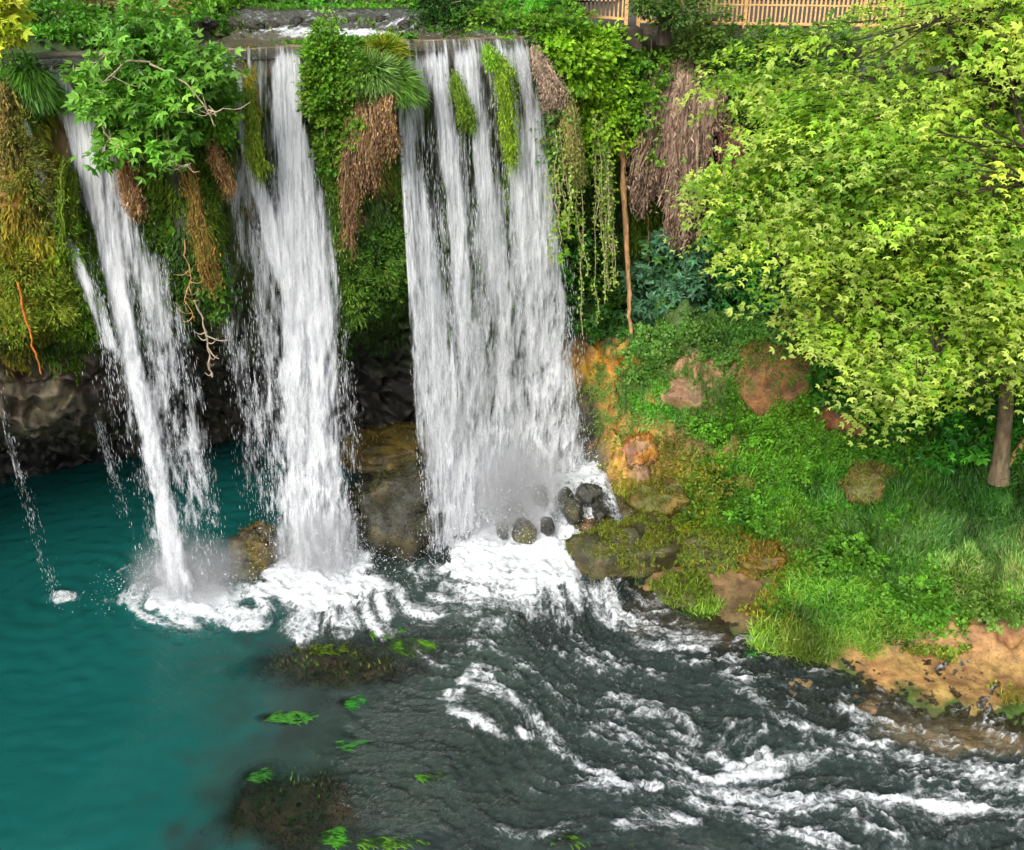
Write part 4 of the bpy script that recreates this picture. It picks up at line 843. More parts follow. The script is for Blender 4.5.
# climbers on the right-hand cliff
for i, (lb, bl, cl, sz, fw) in enumerate([
 ('bright green creeper spilling over the cliff below the fence', [(575, 62, 34, 28), (598, 45, 26, 22), (560, 45, 22, 20)], cL, .17, .55),
 ('yellow green creeper hanging above the curtain of vines', [(600, 110, 26, 36), (620, 90, 18, 26), (590, 150, 20, 26), (632, 130, 16, 24), (605, 75, 26, 22)], cL, .15, .5),
 ('green creeper left of the brown tufa curtain', [(650, 70, 24, 22), (640, 105, 18, 28), (650, 140, 12, 26), (628, 60, 16, 20)], cB, .15, .6),
 ('feathery olive shrub under the fence beside the tree trunk', [(685, 30, 26, 26), (700, 48, 34, 20), (715, 20, 24, 20)], ('#6a8a34', '#5c7a2c', '#7f9a48'), .12, .9),
 ('mixed green shrub above the tufa curtain', [(725, 65, 30, 24), (750, 90, 26, 30), (765, 60, 26, 20), (760, 38, 34, 14), (820, 42, 40, 14)], ('#5c8a34', '#7aa040', '#4a7a28'), .16, .7),
 ('soft green fern-like plant beside the right waterfall', [(552, 130, 12, 40), (556, 160, 9, 26)], ('#5c8c3c', '#6a9c40', '#84904c'), .14, .25)]):
    shrub(lb, H_cliff(bl[0][0], bl[0][1]), bl, cl, n=110, per=18, size=sz, seed=40+i, fwd=fw, name='creeper' if 'creeper' in lb else 'cliff_shrub', cat='creeper' if 'creeper' in lb else 'shrub', dep=.5)
for i, (lb, bl, cl, sz) in enumerate([
 ('dark fig shrub behind the hanging vines at the foot of the cliff', [(575, 300, 26, 34), (600, 320, 34, 18), (570, 250, 18, 30)], ('#2f5c24', '#3c7428', '#4a8428'), .18),
 ('blue green fig shrub right of the straight hanging root', [(650, 300, 26, 34), (668, 260, 26, 30), (655, 330, 30, 16)], cDB, .27),
 ('blue green fig shrub under the tufa curtain', [(690, 290, 28, 36), (700, 325, 34, 18), (690, 245, 22, 20)], cDB, .27),
 ('mid green fig shrub left of the plane tree', [(735, 265, 26, 36), (728, 220, 22, 26), (745, 300, 30, 26)], ('#4a8c34', '#5ca040', '#38743a'), .27),
 ('dark green fig shrub hanging over the brown rounded rock', [(790, 325, 40, 26), (820, 345, 34, 24), (780, 290, 30, 26), (760, 335, 26, 16)], ('#3a6c3c', '#487c48', '#2c5830'), .27),
 ('small bright green fig seedling beside the right waterfall', [(560, 235, 10, 20), (566, 222, 9, 10)], cL, .16),
 ('lush green shrub in the shade behind the rocks of the bank', [(840, 385, 40, 22), (880, 400, 40, 26), (930, 420, 40, 30), (905, 445, 34, 14)], ('#3f8424', '#529c2c', '#2f6c1c'), .2),
 ('green shrub behind the plane tree trunk', [(975, 430, 34, 30), (1015, 420, 30, 40), (950, 455, 26, 14)], ('#3a8420', '#4f9c28', '#2c6c1c'), .2)]):
    by = on_cliff(bl[0][0], 335, .2) if bl[0][0] < 830 else H_bank(bl[0][0], bl[0][1]+20)
    yy = None
    if bl[0][0] > 830: yy = H_bank(bl[0][0], bl[0][1]+25)[1]-.1
    shrub(lb, by, bl, cl, n=75, per=12, size=sz, kind='lobed', mat=M_fig, seed=60+i, fwd=1.5, Y=yy, name='fig_shrub' if 'fig' in lb else 'shrub', cat='shrub', rad_=.4, dep=.9, stems=2, bark=M_bark)

# rounded cushions of plants that make the bank lumpy
for i, (lb, bl, cl, sz) in enumerate([
 ('rounded green cushion of plants left of the straw-covered mound', [(800, 470, 36, 13)], G2, .12), ('bright leafy cushion right of the straw-covered mound', [(915, 480, 26, 12)], G2, .13),
 ('green leafy cushion above the ochre ledge', [(775, 515, 38, 15)], G2, .12), ('leafy cushion on the upper edge of the bright grass tongue', [(850, 552, 34, 14)], G2, .12),
 ('pale green cushion on the crest of the bank below the straight hanging root', [(640, 362, 30, 11)], GB, .11), ('pale green cushion between the pinkish rock and the dark fig shrubs', [(718, 350, 26, 10)], GB, .11),
 ('low leafy cushion below the pinkish rock', [(720, 425, 34, 12)], G1, .11), ('dense cushion of small leaves below the large brown rock', [(772, 430, 34, 14)], G1, .12),
 ('leafy cushion at the foot of the orange brown rock', [(845, 448, 34, 12)], G2, .12), ('dark leafy cushion hanging over the sandbar', [(925, 596, 40, 12)], G2, .13), ('leafy cushion at the right edge above the sandbar', [(1000, 602, 36, 12)], ('#6a9038', '#84a850', '#587c2c'), .12),
 ('olive cushion beside the brown and olive tufa lump', [(715, 480, 26, 13)], ('#7a8a2c', '#6a7a28', '#8a8a38'), .10)]):
    px, py, rx, ry = bl[0]; b_ = H_bank(px, py+ry*.7)
    shrub(lb, b_, bl, cl, n=190, per=30, size=sz, seed=120+i, Y=b_[1]+.1, dep=.75, name='leafy_cushion', cat='plant', stems=0, rad_=.2, inner=.6, up=.9, droop=.5)

# curtains of hanging roots and tufa
def drape(label, tops, bottoms, n, r0, cols, seed, fwd=.35, bulge=.3, name='root_mat', cat='root mat', mat=None, jag=.35, Y=None, lean=0., sides=5, seg=9, rmin=.012):
    n = int(n*2.4); r0 = r0*.48; rmin = .008; r = np.random.default_rng(700+seed); tp = np.array(tops, float); bt = np.array(bottoms, float); paths = []; cl = []
    c0 = None
    for k in range(n):
        px = r.uniform(tp[0, 0], tp[-1, 0]); f = (px-tp[0, 0])/(tp[-1, 0]-tp[0, 0]); py0 = np.interp(px, tp[:, 0], tp[:, 1])
        bpx = bt[0, 0]+(bt[-1, 0]-bt[0, 0])*f; py1 = np.interp(bpx, bt[:, 0], bt[:, 1])
        if k > n*.3: s0 = r.random()*.75; 
        else: s0 = 0
        pa, pb = px+(bpx-px)*s0, bpx+r.normal()*3; ya = py0+(py1-py0)*s0; yb = ya+(py1-ya)*(1-jag*r.random()) if s0 < .5 else ya+(py1-ya)*(.6+.5*r.random())
        y = (H_cliff(px, py0+8)[1] if Y is None else Y)-fwd-r.random()*.25
        P0, P1 = at(pa, ya, Y=y), at(pb, yb, Y=y-.1)
        t = np.linspace(0, 1, seg)[:, None]; Pt = P0+(P1-P0)*t; Pt[:, 1] -= bulge*np.sin(np.clip((s0+t[:, 0]*(1-s0)), 0, 1)*math.pi)**.7
        Pt += r.normal(size=Pt.shape)*np.array([.02, .02, .0])+fbm(Pt*1.5, 2)[:, None]*np.array([.10, .06, 0])
        rr = r0*.7*(.3+.9*r.random())*(1-t[:, 0])**.55*(1+.3*r.normal(size=seg)).clip(.5, 1.6)+rmin
        paths.append((Pt, rr)); cl.append(vary(cols, 1, r, .22)[0]*(1+.18*r.normal(size=(seg, 1))).clip(.5, 1.5))
        if c0 is None: c0 = P0
    V, Fq = tubes(paths, sides); C = np.vstack([np.repeat(c_, sides, 0) for c_ in cl])
    o = mk(name, V-c0, Fq, mat or M_tufa, None, C, True); o.location = tuple(c0)
    PT = np.vstack([p_[0] for p_ in paths]); CT = np.vstack(cl); m_ = min(6500, len(PT)*3); ii = r.integers(0, len(PT), m_); Pq = PT[ii]-c0+r.normal(size=(m_, 3))*np.array([.07, .05, .12])-np.array([0, .04, 0])
    leafobj('shaggy_fringe', [leafmesh(Pq, unit(np.array([0, -.15, -1.])+r.normal(size=(m_, 3))*.38), unit(np.array([0, -1., .3])+r.normal(size=(m_, 3))*.4), max(.07, r0*1.6)*(.6+1.1*r.random(m_)), CT[ii]*(1+.25*r.normal(size=(m_, 1))).clip(.4, 1.7), 'moss')], M_moss, o)['kind'] = 'stuff'
    return tag(o, label, cat)
cT = ('#96806c', '#7d6656', '#ad9680', '#6a5444', '#8a6a58'); cR = ('#9a7454', '#7d5c42', '#b08c68', '#6a4c36', '#7a6a34')
drape('great shaggy brown tufa curtain hanging from the cliff, like a row of stalactites', [(655, 75), (672, 62), (690, 60), (712, 80)], [(628, 190), (640, 215), (660, 185), (672, 235), (690, 245), (708, 150)], 260, .17, cT, 1, name='tufa_curtain', cat='tufa', bulge=.6, fwd=.5)
drape('narrow tufa column hanging at the right of the shaggy curtain', [(672, 120), (692, 110)], [(670, 235), (684, 250)], 60, .14, cT, 2, name='tufa_curtain', cat='tufa', fwd=.9, jag=.2)
drape('small brown tufa drape near the top of the cliff right of the great curtain', [(700, 70), (725, 85)], [(696, 110), (720, 130)], 50, .11, cT, 3, name='tufa_curtain', cat='tufa', fwd=.5)
drape('dusky tufa drape half hidden behind the left boughs of the plane tree', [(720, 120), (745, 110)], [(714, 200), (738, 215)], 60, .14, ('#7a5848', '#6a4a3c', '#8a6654'), 4, name='tufa_curtain', cat='tufa', fwd=.5)
drape('grey-brown dry root mat beside the top of the right waterfall', [(532, 48), (545, 60)], [(548, 108), (562, 104)], 70, .07, ('#b09c88', '#8f7a68', '#a08874'), 5, fwd=.35)
drape('brown dry root mat hanging on the outcrop between the falls', [(348, 106), (365, 92), (392, 88)], [(342, 215), (352, 260), (360, 200), (372, 190), (384, 150), (396, 160)], 190, .06, cR, 6, fwd=.30, bulge=.35, jag=.45, Y=26.9)
drape('ochre hanging roots at the far left edge of the cliff', [(-4, 78), (24, 95)], [(4, 175), (40, 215)], 34, .07, ('#847c38', '#8a7038', '#6f7a2c', '#9a8448'), 7, fwd=.2, jag=.85)
drape('tan roots hanging under the fig bush', [(122, 165), (142, 170)], [(128, 205), (146, 215)], 26, .06, ('#b08a64', '#9a7448'), 8, fwd=.5)
drape('rust brown root strip left of the dark water strand', [(184, 170), (196, 165)], [(206, 285), (216, 292)], 46, .05, ('#8f6a2c', '#7a5a28', '#6a6a24', '#5c6a20'), 9, fwd=.35)
drape('straw coloured root strip below the round bush', [(212, 135), (222, 138)], [(222, 175), (230, 200)], 24, .05, ('#a88858', '#8f6a40'), 10, fwd=.4)
drape('green mossy tongue between two strands of the right waterfall', [(495, 62), (503, 60)], [(508, 160), (514, 170)], 60, .07, ('#7a9a18', '#88a828', '#5c7a1c'), 11, name='moss_tongue', cat='moss', fwd=.42, bulge=.2, mat=M_moss, jag=.9)
drape('thin dark mossy tongue left of the brighter one in the right waterfall', [(452, 78), (460, 76)], [(466, 125), (472, 130)], 40, .05, ('#5c7a1c', '#6a8a20'), 12, name='moss_tongue', cat='moss', fwd=.42, bulge=.2, mat=M_moss)
drape('mossy tongue dividing the strands of the middle waterfall', [(248, 95), (255, 92)], [(254, 170), (262, 180)], 44, .06, ('#7a9020', '#6a8424'), 13, name='moss_tongue', cat='moss', fwd=.40, bulge=.2, mat=M_moss)
drape('small bright moss cushion at the very top of the right waterfall', [(486, 50), (492, 48)], [(492, 62), (497, 64)], 20, .05, ('#6a9a1c', '#7aac24'), 14, name='moss_tongue', cat='moss', fwd=.42, bulge=.1, mat=M_moss)
drape('straw and green fringe of hanging grass above the vines', [(562, 105), (575, 100)], [(566, 175), (580, 185)], 60, .035, ('#9a9a54', '#8a7a48', '#6a8a34'), 15, name='hanging_grass', cat='hanging grass', fwd=.55)
drape('mossy fringe hanging from the left cliff beside the left waterfall', [(62, 160), (78, 180)], [(64, 290), (80, 320)], 70, .05, ('#6a8a1c', '#7a8424', '#5c7a1c'), 16, name='hanging_moss', cat='moss', fwd=.15, mat=M_moss, jag=.9)
for i, (lb, bl, cl) in enumerate([
 ('yellow green moss cushion bulging from the cliff at the far left', [(18, 265, 30, 36), (40, 300, 34, 28), (10, 320, 24, 20)], ('#7c9428', '#6f8a20', '#8a9c30', '#8a8430')),
 ('ochre and olive moss on the cliff below the dark grass at the far left', [(22, 170, 26, 60), (48, 200, 14, 50)], ('#7a7a30', '#6f7a28', '#8a843c', '#5f7a24')),
 ('bright moss cushion just left of the left waterfall', [(80, 280, 18, 40), (66, 235, 12, 40), (95, 318, 16, 20)], ('#6a9a20', '#7cac28', '#5c8420')),
 ('leafy moss hanging between the left and middle waterfalls', [(150, 235, 20, 50), (172, 290, 24, 34), (140, 280, 12, 40), (205, 230, 12, 60)], ('#5c8424', '#6f942c', '#4c7020', '#7a8a2c')),
 ('mossy skirt below the root mat of the outcrop', [(375, 255, 30, 50), (350, 280, 24, 50), (340, 210, 14, 60), (400, 170, 10, 40)], ('#4f7a20', '#608a28', '#446a1c', '#6f8a2c'))]):
    shrub(lb, H_cliff(bl[0][0], bl[0][1]), bl, cl, n=150, per=26, size=.10, kind='moss', mat=M_moss, seed=90+i, fwd=.0, name='moss_cushion', cat='moss', dep=.28, rad_=.22, stems=0, up=.2, droop=.8)
# single hanging roots and dead branches
def root_(label, pts, r0, r1, mat, seed, name='hanging_root', cat='root', twigs=0, fwd=.5, Y=None):
    r = np.random.default_rng(seed); y0 = (H_cliff(*pts[0])[1] if Y is None else Y)-fwd
    P = [at(a, b, Y=y0) for a, b in pts]; c = curve(P, 22, .0); c += fbm(c*2.2+seed, 3)[:, None]*np.array([.07, .05, 0]); paths = [(c, np.linspace(r0, r1, 22)*(1+.18*r.normal(size=22)).clip(.6, 1.5))]
    for k in range(twigs):
        i = r.integers(6, 21); d = r.normal(size=3)*np.array([.35, .25, .15])+np.array([0, 0, -.05]); paths.append((curve([c[i], c[i]+d*.5+np.array([0, 0, -.1]), c[i]+d], 6, .05, k), np.linspace(r1*1.0, .008, 6)))
    V, Fq = tubes(paths, 7); o = mk(name, V-P[0], Fq, mat, None, None, True); o.location = tuple(P[0]); return tag(o, label, cat)
root_('long straight brown root reaching from the tufa to the top of the bank', [(622, 140), (624, 200), (627, 260), (629, 300), (631, 336)], .10, .07, M_root, 1)
root_('orange root hanging over the dark rock at the far left', [(18, 282), (26, 315), (33, 345), (40, 374)], .03, .02, M_oroot, 2)
root_('pale dead branch dangling over the cave between the left and middle waterfalls', [(196, 300), (204, 325), (208, 350), (212, 377)], .03, .022, M_twig, 3, name='dead_branch', cat='branch', twigs=9)
root_('looping tangle of bare roots below the leafy cliff by the middle waterfall', [(182, 240), (190, 275), (185, 300), (196, 318)], .018, .012, M_root, 4, name='dead_branch', cat='branch', twigs=14)
root_('thin pale root curling out beside the great tufa curtain', [(738, 158), (730, 185), (738, 215), (736, 260)], .025, .015, M_twig, 5, twigs=4, fwd=1.2)
root_('bare grey twig crossing the gap left of the plane tree', [(702, 172), (716, 188), (730, 196), (738, 212)], .03, .02, M_twig, 6, name='dead_branch', cat='branch', twigs=4, fwd=1.6)
root_('thin brown root hanging below the fringe of the great tufa curtain', [(648, 215), (648, 250), (649, 270)], .02, .014, M_root, 7)
for pts, lb in [([(150, 62), (128, 60), (112, 72), (104, 84)], 'pale bare branch arching across the middle of the fig bush'), ([(102, 126), (110, 142), (128, 150)], 'short bare branch low on the left of the fig bush'), ([(172, 160), (184, 167), (192, 163)], 'curved bare branch tip at the bottom right of the fig bush'),
                ([(150, 64), (170, 72), (190, 85), (205, 105), (215, 125)], 'long bare branch running right out of the fig bush'), ([(208, 110), (218, 112), (224, 108)], 'short bare branch tip in front of the round bush')]:
    root_(lb, pts, .024, .01, M_twig, int(pts[0][0]+pts[0][1]), name='bare_branch', cat='branch', twigs=5, Y=22.8, fwd=0)
# vines
r = np.random.default_rng(77)
for k in range(26):
    px = r.uniform(548, 612); py0 = r.uniform(110, 190); py1 = py0+r.uniform(60, 130)*(1.2 if px > 575 else .8); py1 = min(py1, 335)
    if k in (0, 1, 2): px, py0, py1 = (594+k*7, 150, 322-k*18)
    y = H_cliff(px, 150)[1]-.75-r.random()*.3; P0, P1 = at(px, py0, Y=y), at(px+4, py1, Y=y-.1)
    root = empty('hanging_vine', P0, 'slender leafy vine hanging free in front of the recess right of the falls', 'vine', 'vines hanging in front of the dark recess')
    c = curve([P0, (P0+P1)/2, P1], 14); c[:, 0] += fbm(c*1.3+k, 2)*.12; c[:, 1] += fbm(c*1.3+k+9, 2)*.1
    V, Fq = tubes([(c, np.full(14, .014))], 5); mk('stem', V-P0, Fq, M_twig, root, None, True)
    L = np.linalg.norm(P1-P0); nl = int(L*26); t = r.random(nl)**1.2*13; i = t.astype(int).clip(0, 12); Pl = c[i]+(c[i+1]-c[i])*(t-i)[:, None]+r.normal(size=(nl, 3))*.05
    leafobj('leaves', [leafmesh(Pl-P0, unit(r.normal(size=(nl, 3))+np.array([0, 0, -.7])), unit(r.normal(size=(nl, 3))*.6+np.array([0, -.7, .5])), .11*(.6+.7*r.random(nl)), vary(('#9ab84c', '#84a83c', '#b4c460', '#74a034'), nl, r, .2), 'oval')], M_leaf, root)

# the great plane tree
r = np.random.default_rng(21)
TB = H_bank(1003, 474)+np.array([0, 0, -.1]); tree = empty('plane_tree', TB, 'large plane tree with yellow green leaves, its trunk standing in grass at the right', 'tree')
Ytr = TB[1]; trunkc = curve([TB, at(1007, 400, Y=Ytr), at(1006, 340, Y=Ytr-.2), at(1000, 220, Y=Ytr-.5), at(985, 90, Y=Ytr-.6), at(970, -60, Y=Ytr-.4)], 26, .0)
tr_r = np.interp(np.linspace(0, 1, 26), [0, .03, .1, .5, 1], [.33, .25, .21, .15, .05])
E = [((885, 138), 23.2, 140, 100, 3.4, 1.2), ((960, 230), 22.6, 110, 150, 3.4, 1.2), ((860, 270), 22.8, 95, 75, 2.6, 1.), ((785, 180), 24.4, 56, 60, 2.0, .9), ((775, 100), 25.6, 60, 55, 1.8, .8), ((915, 325), 22.6, 72, 40, 2.2, .8), ((858, 320), 23.2, 32, 50, 1.5, .7), ((900, 385), 23.4, 26, 36, 1., .3), ((1030, 120), 23, 90, 150, 3.2, 1.),
     ((985, 20), 24, 95, 60, 3., 1.), ((1010, 308), 22.4, 60, 45, 2., .8), ((930, 385), 23.0, 28, 40, 1., .4), ((750, 235), 24.6, 24, 26, 1.0, .6), ((795, 265), 24., 30, 32, 1.3, .6), ((725, 165), 25., 22, 18, .9, .7), ((1080, 300), 23, 70, 130, 3, .8)]
cs_all, o_all = [], []
for (px, py), Y, rx, ry, dp, wgt in E:
    c = at(px, py, Y=Y); s_ = 1/ppm(c); R = np.array([rx*s_, dp, ry*s_]); n = int(rx*ry*.027*wgt+11)
    cs, d = ell(c, R, n, r, .25); cs_all.append(cs); o = cs-np.array([TB[0], TB[1]+1.0, 0]); o[:, 2] = 0; o_all.append(unit(unit(o)+unit(d)*np.array([.7, .7, .1])))
CS, OO = np.vstack(cs_all), np.vstack(o_all)
k_ = fbm(CS*.5+np.array([3., 1, 7]), 3)+.08*r.normal(size=len(CS)) > -.01; CS, OO = CS[k_], OO[k_]; CS = CS+OO*(r.random((len(CS), 1)) < .16)*r.uniform(.3, 1.1, (len(CS), 1))
parts = []; bpaths = []; per = 54
n = len(CS)*per; S_ = np.repeat(CS, per, 0); O_ = unit(np.repeat(OO, per, 0)); side = unit(np.cross(O_, [0, 0, 1.]))
L_ = np.repeat(.6+.95*r.random((len(CS), 1)), per, 0)
a_ = r.uniform(-1, 1, (n, 1)); b_ = r.normal(size=(n, 1))*.32*(1.15-a_*.5)
Pl = S_+O_*a_*L_+side*b_*L_+np.array([0, 0, 1.])*(r.normal(size=(n, 1))*.07-.28*(a_+.3)*np.abs(a_+.3)*L_-.15*b_**2)
tilt = np.repeat(r.normal(size=(len(CS), 3))*.22, per, 0)
Nl = unit(np.array([0, -.12, 1.])+O_*.30+tilt+r.normal(size=(n, 3))*.36)
Al = unit(O_*(a_+.6)+side*np.sign(b_)*.8+np.array([0, 0, -.30])+r.normal(size=(n, 3))*.3)
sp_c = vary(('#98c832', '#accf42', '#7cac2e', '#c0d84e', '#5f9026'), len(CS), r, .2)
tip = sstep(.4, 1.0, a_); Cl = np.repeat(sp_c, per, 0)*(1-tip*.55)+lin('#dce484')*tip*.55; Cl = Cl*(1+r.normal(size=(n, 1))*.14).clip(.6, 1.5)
kind = r.random(n)
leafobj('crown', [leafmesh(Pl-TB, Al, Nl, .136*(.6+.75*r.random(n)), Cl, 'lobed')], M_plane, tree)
ti = np.linspace(0, 25, 26)
limbs = []
for k in range(30):
    i = r.integers(8, 24); s_ = trunkc[i]; j = np.argmin(np.abs(np.linalg.norm(CS-s_, axis=1)-r.uniform(2., 6.5))+r.random(len(CS))*1.5); e = CS[j]
    mid = (s_+e)/2+np.array([0, 0, .5]); limbs.append(curve([s_, s_+(mid-s_)*.5+np.array([0, 0, .1]), mid, e], 12, .12, k))
V, Fq = tubes([(trunkc, tr_r)], 14); mk('trunk', V-TB, Fq, M_bark, tree, None, True)
lp = np.vstack(limbs); V, Fq = tubes([(c_, np.linspace(.12, .03, 12)) for c_ in limbs], 7); mk('limbs', V-TB, Fq, M_darkbark, tree, None, True)
tw = []
for c_, o_ in zip(CS, OO):
    e0 = lp[np.argmin(np.linalg.norm(lp-c_, axis=1))]; st0 = c_-o_*.6; 
    if np.linalg.norm(e0-c_) < 3.2: tw.append((curve([e0, (e0+st0)/2+np.array([0, 0, .1]), st0, c_+o_*.5+np.array([0, 0, -.12])], 8), np.linspace(.026, .008, 8)))
V, Fq = tubes(tw, 4); tag(mk('twigs', V-TB, Fq, M_darkbark, tree, None, True), kind='stuff')
# second, leaning trunk beside it
B2 = H_bank(1004, 466)+np.array([.15, .25, -.1]); tr2 = empty('leaning_tree', B2, 'thin reddish leaning trunk just right of the plane tree trunk', 'tree')
c_ = curve([B2, B2+np.array([.5, .1, .9]), B2+np.array([1.0, .3, 2.2]), B2+np.array([1.3, .5, 4.5])], 14); V, Fq = tubes([(c_, np.linspace(.11, .06, 14))], 9); mk('trunk', V-B2, Fq, M_root, tr2, None, True)
cs, d = ell(c_[-1], np.array([1.3, 1.2, 1.3]), 60, r); V, Fq, C = clumps(cs, r, 24, .18, 'lobed', ('#7aa424', '#6a9420'), out=d, rad_=.4); leafobj('crown', [(V-B2, Fq, C)], M_plane, tr2)
# trees on the upper bank, crowns above the view
def bank_tree(label, px, py, Y, rt, cols, h=2.2, crown=(2.2, 1.6, 1.8), n=260, mat=M_darkbark, low=(), cdx=0):
    B = at(px, py, Y=Y); t = empty('tree', B, label, 'tree'); top = B+np.array([.1, .2, h+crown[2]])
    c_ = curve([B+np.array([0, 0, -.3]), B+np.array([.05, 0, h*.5]), top], 14, .1, int(px)); paths = [(c_, np.linspace(rt, rt*.4, 14))]
    cc_ = B+np.array([cdx, .3, h+crown[2]]); cs, d = ell(cc_, np.array(crown), n, r); 
    V, Fq = tubes(paths, 10); mk('trunk', V-B, Fq, mat, t, None, True)
    br = [(curve([c_[r.integers(6, 13)], (c_[9]+e)/2, e], 7, .08, int(i)), np.linspace(rt*.3, .012, 7)) for i, e in enumerate(cs[:14])]
    V, Fq = tubes(br, 5); mk('limbs', V-B, Fq, mat, t, None, True)
    pts = [clumps(cs, r, 22, .18, 'lobed', cols, out=d, rad_=.45)]
    for (a, b, rx, ry) in low:
        q_ = at(a, b, Y=Y-.5); s_ = 1/ppm(q_); cs, d = ell(q_, np.array([rx*s_, .5, ry*s_]), 30, r); pts.append(clumps(cs, r, 20, .13, 'oval', cols, out=d, rad_=.3))
    leafobj('crown', [(p_[0]-B, p_[1], p_[2]) for p_ in pts], M_leaf, t)
bank_tree('dark tree trunk rising beside the upper stream above the right waterfall', 433, 26, 31.0, .30, ('#3f6a24', '#4a7a2c'), h=3.6, n=110, low=[(455, 2, 30, 10)])
bank_tree('dark tree trunk standing in front of the wooden fence', 664, 34, 31.0, .22, ('#4a6a2c', '#5c7a34'), h=2.4, low=[(676, 10, 20, 16), (650, 4, 16, 8)])
bank_tree('slim brown tree trunk at the top left behind the hedge', 48, 22, 29.5, .13, ('#6a8a2c', '#5c7a24'), h=2.2, low=[])

# ------------------------------------------------------------------ wooden fence and the terrace it stands on
def box(a, b, w, z0, z1):
    """a bar from a to b (xy), width w, between heights z0 and z1 above the end points"""
    a, b = np.array(a, float), np.array(b, float); d = b-a; d[2] = 0; d /= np.linalg.norm(d)+1e-9; n = np.array([-d[1], d[0], 0])*w/2
    z = np.array([0, 0, 1.]); V = [a-n+z*z0, b-n+z*z0, b+n+z*z0, a+n+z*z0, a-n+z*z1, b-n+z*z1, b+n+z*z1, a+n+z*z1]
    return np.array(V), np.array([(0, 3, 2, 1), (4, 5, 6, 7), (0, 1, 5, 4), (1, 2, 6, 5), (2, 3, 7, 6), (3, 0, 4, 7)])
def joinb(bs):
    o = 0; V, Fq = [], []
    for v, f in bs: V.append(v); Fq.append(f+o); o += len(v)
    return np.vstack(V), np.vstack(Fq)
def bev(o, w=.008):
    m_ = o.modifiers.new('Bevel', 'BEVEL'); m_.width = w; m_.segments = 2; m_.limit_method = 'ANGLE'; return o
def fence(label, nodes, ht):
    P = [at(px, py, Y=Y) for px, py, Y in nodes]; root = empty('wooden_fence', P[0], label, 'fence'); o = -P[0]
    for k, p_ in enumerate(P):
        V, Fq = joinb([box(p_-[.055, 0, 0], p_+[.055, 0, 0], .11, -.25, ht+.10), box(p_-[.07, 0, 0], p_+[.07, 0, 0], .14, ht+.10, ht+.13)]); bev(mk('post', V+o, Fq, M_wood, root))
    for a, b in zip(P[:-1], P[1:]):
        d = unit(b-a); a2, b2 = a+d*.058, b-d*.058; L = np.linalg.norm(b2-a2)
        for nm, z0, z1, w in (('bottom_rail', .03, .11, .06), ('middle_rail', ht-.22, ht-.17, .05), ('top_rail', ht, ht+.05, .09)):
            V, Fq = box(a2, b2, w, z0, z1); bev(mk(nm, V+o, Fq, M_wood, root))
        n = int(L/.13); bs = []
        for k in range(n):
            q_ = a2+(b2-a2)*(k+.5)/n; bs.append(box(q_-d*.026, q_+d*.026, .03, .11, ht-.22)); bs.append(box(q_-d*.03, q_+d*.03, .03, ht-.17, ht))
        V, Fq = joinb(bs); bev(mk('baluster_panel', V+o, Fq, M_wood, root), .004)
    return root
fence('short length of wooden balustrade left of the two close posts at the top', [(572, 17, 33.0), (626, 21.5, 32.7)], .86)
fence('long run of wooden balustrade from the close posts into the plane tree', [(638, 24, 33.0), (744, 26, 32.8), (862, 27.5, 32.6), (960, 29, 32.4), (1060, 30, 32.2)], .80)
A_, B_ = at(600, 26, Y=31.9), at(640, 27, Y=31.9)
V, Fq = box(A_, B_, 1.6, -.6, 0.0); o = bev(mk('terrace_abutment', V-A_, Fq, M_conc), .03); o.location = tuple(A_); tag(o, 'dark concrete abutment under the corner of the fence', 'retaining wall')

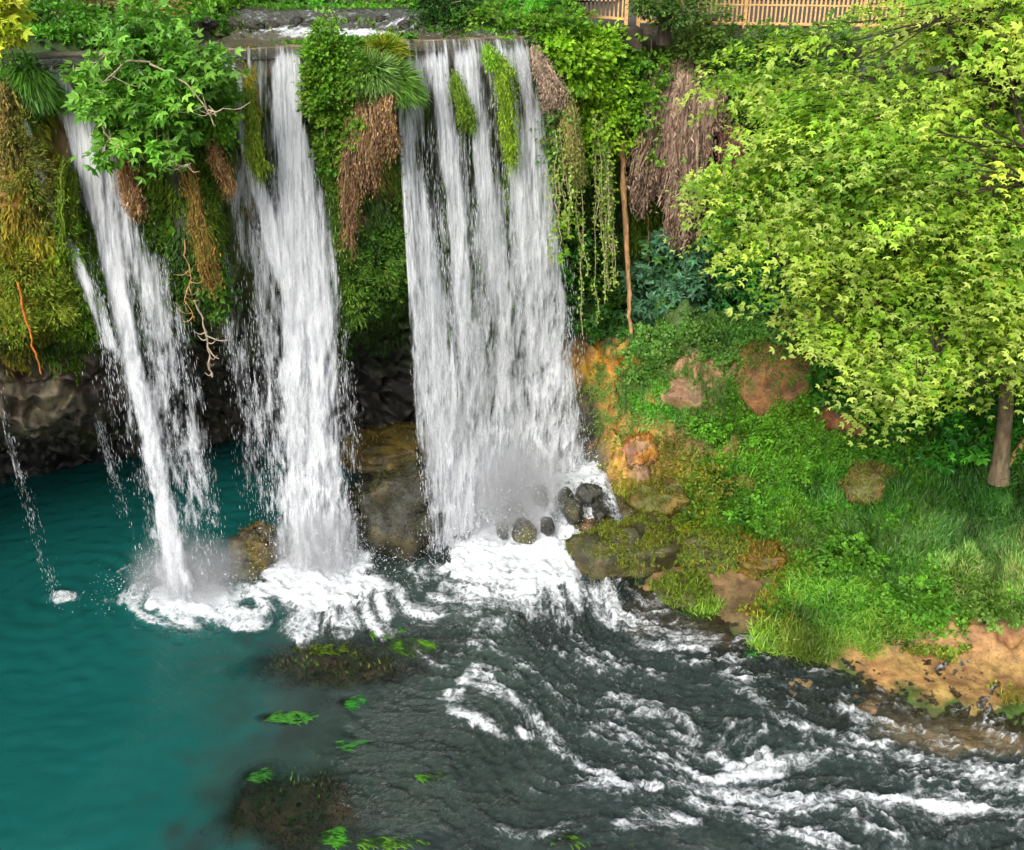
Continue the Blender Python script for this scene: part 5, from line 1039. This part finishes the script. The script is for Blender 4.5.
# ------------------------------------------------------------------ weed in the water
for i, (px, py, rx, ry, n, cols, lb) in enumerate([
 (408, 646, 22, 7, 420, ('#6aa424', '#7cb430', '#55902c'), 'brightest green weed patch just below the foam of the middle waterfall'), (384, 632, 16, 5, 200, ('#5c9a24', '#6aac2c'), 'dull green weed patch close to the foam'),
 (318, 650, 26, 4, 200, ('#6a8a1c', '#5a7a1c'), 'olive weed streak over the dark submerged rock'), (287, 718, 22, 4.5, 260, ('#4a9438', '#5ca440'), 'long emerald weed patch under still water at the left'), (348, 703, 10, 4, 90, ('#3c9a34', '#4aac3c'), 'small round green weed patch in dark water'),
 (330, 838, 16, 6, 160, ('#4a9a2c', '#5ca834'), 'bright weed patch at the bottom edge'), (385, 842, 34, 4, 220, ('#5c9424', '#70a830'), 'long thin weed streak along the bottom edge'), (256, 776, 12, 4, 90, ('#3f8238', '#4a903c'), 'weed scrap above the broad submerged rock'), (345, 745, 12, 4, 60, ('#3f8a34', '#4a9a3c'), 'faint weed scrap in the middle of the calm water'),
 (432, 776, 14, 4, 90, ('#5a9a2c', '#6aac34'), 'faint weed streak in the smooth water'), (560, 838, 20, 4, 90, ('#5a9a24', '#6a8a24'), 'weed wisp in the ripples at the bottom'), (775, 640, 16, 10, 260, ('#84c41c', '#94d02c'), 'bright green weed trailing off the grassy bank'), (690, 607, 20, 8, 300, ('#5cb43c', '#6ac04a'), 'green weed in the shallows beside the tussock rock'),
 (818, 660, 12, 5, 70, ('#8aac24', '#9ab82c'), 'yellow green weed wisp at the river edge'), (745, 655, 9, 5, 60, ('#3f9a3c', '#4aa844'), 'small dark green weed under the riffle')]):
    r = np.random.default_rng(300+i); c = at(px, py, z=-.03); s_ = 1/ppm(c); ang = r.random(n)*2*math.pi; q_ = np.sqrt(r.random(n))
    P = np.stack([np.cos(ang)*q_*rx*s_, np.sin(ang)*q_*ry*s_/.55, .02*r.random(n)], -1); P[:, 0] += fbm(P*2+i, 2)*.2
    d = np.array([.83, -.55, 0]) if px > 500 or py > 630 and px > 370 else np.array([1., -.1, 0])
    o = leafobj('water_weed', [leafmesh(P, unit(d+r.normal(size=(n, 3))*.25*np.array([1, 1, .15])), unit(np.array([0, 0, 1.])+r.normal(size=(n, 3))*.15), .34*(.5+.8*r.random(n)), vary(cols, n, r, .15), 'blade')], M_leaf); o.location = tuple(c); tag(o, lb, 'water weed')

# ------------------------------------------------------------------ camera, sky and sun
cam = bpy.data.cameras.new('camera'); co = bpy.data.objects.new('camera', cam); COL.objects.link(co)
cam.sensor_width = 36; cam.lens = 36*F/1024; cam.clip_end = 2000; cam.clip_start = .1
co.location = (0, 0, CAMZ); co.rotation_euler = (rad(90)-PITCH, 0, 0); sc.camera = co
w = bpy.data.worlds.new('World'); sc.world = w; w.use_nodes = True; nt = w.node_tree; nt.nodes.clear()
out = nt.nodes.new('ShaderNodeOutputWorld'); bg = nt.nodes.new('ShaderNodeBackground'); sky = nt.nodes.new('ShaderNodeTexSky')
sky.sky_type = 'NISHITA'; sky.sun_disc = False; SUN_EL, SUN_AZ = rad(40), rad(205)
sky.sun_elevation = SUN_EL; sky.sun_rotation = SUN_AZ; sky.dust_density = 4; sky.air_density = 1.2; sky.ozone_density = 1
hs = nt.nodes.new('ShaderNodeHueSaturation'); hs.inputs['Saturation'].default_value = .35
nt.links.new(sky.outputs[0], hs.inputs['Color']); nt.links.new(hs.outputs[0], bg.inputs[0]); bg.inputs[1].default_value = .15; nt.links.new(bg.outputs[0], out.inputs[0])
sun = bpy.data.lights.new('sun', 'SUN'); so = bpy.data.objects.new('sun', sun); COL.objects.link(so)
sun.energy = 1.5; sun.angle = rad(25); sun.color = (1, .96, .88)
# sky rotation az measured from +Y towards +X
d = Vector((math.sin(SUN_AZ)*math.cos(SUN_EL), math.cos(SUN_AZ)*math.cos(SUN_EL), math.sin(SUN_EL)))
so.rotation_euler = d.to_track_quat('Z', 'Y').to_euler()
sc.view_settings.view_transform = 'Standard'; sc.view_settings.look = 'None'; sc.view_settings.gamma = 1; sc.view_settings.use_curve_mapping = False
sc.view_settings.exposure = .6
sc.cycles.transparent_max_bounces = 12; sc.cycles.max_bounces = 5; sc.cycles.volume_bounces = 1; sc.cycles.diffuse_bounces = 2
sc.cycles.volume_step_rate = 3
sc.cycles.glossy_bounces = 2; sc.cycles.transmission_bounces = 2; sc.cycles.adaptive_threshold = .03
sc.cycles.caustics_reflective = False; sc.cycles.caustics_refractive = False
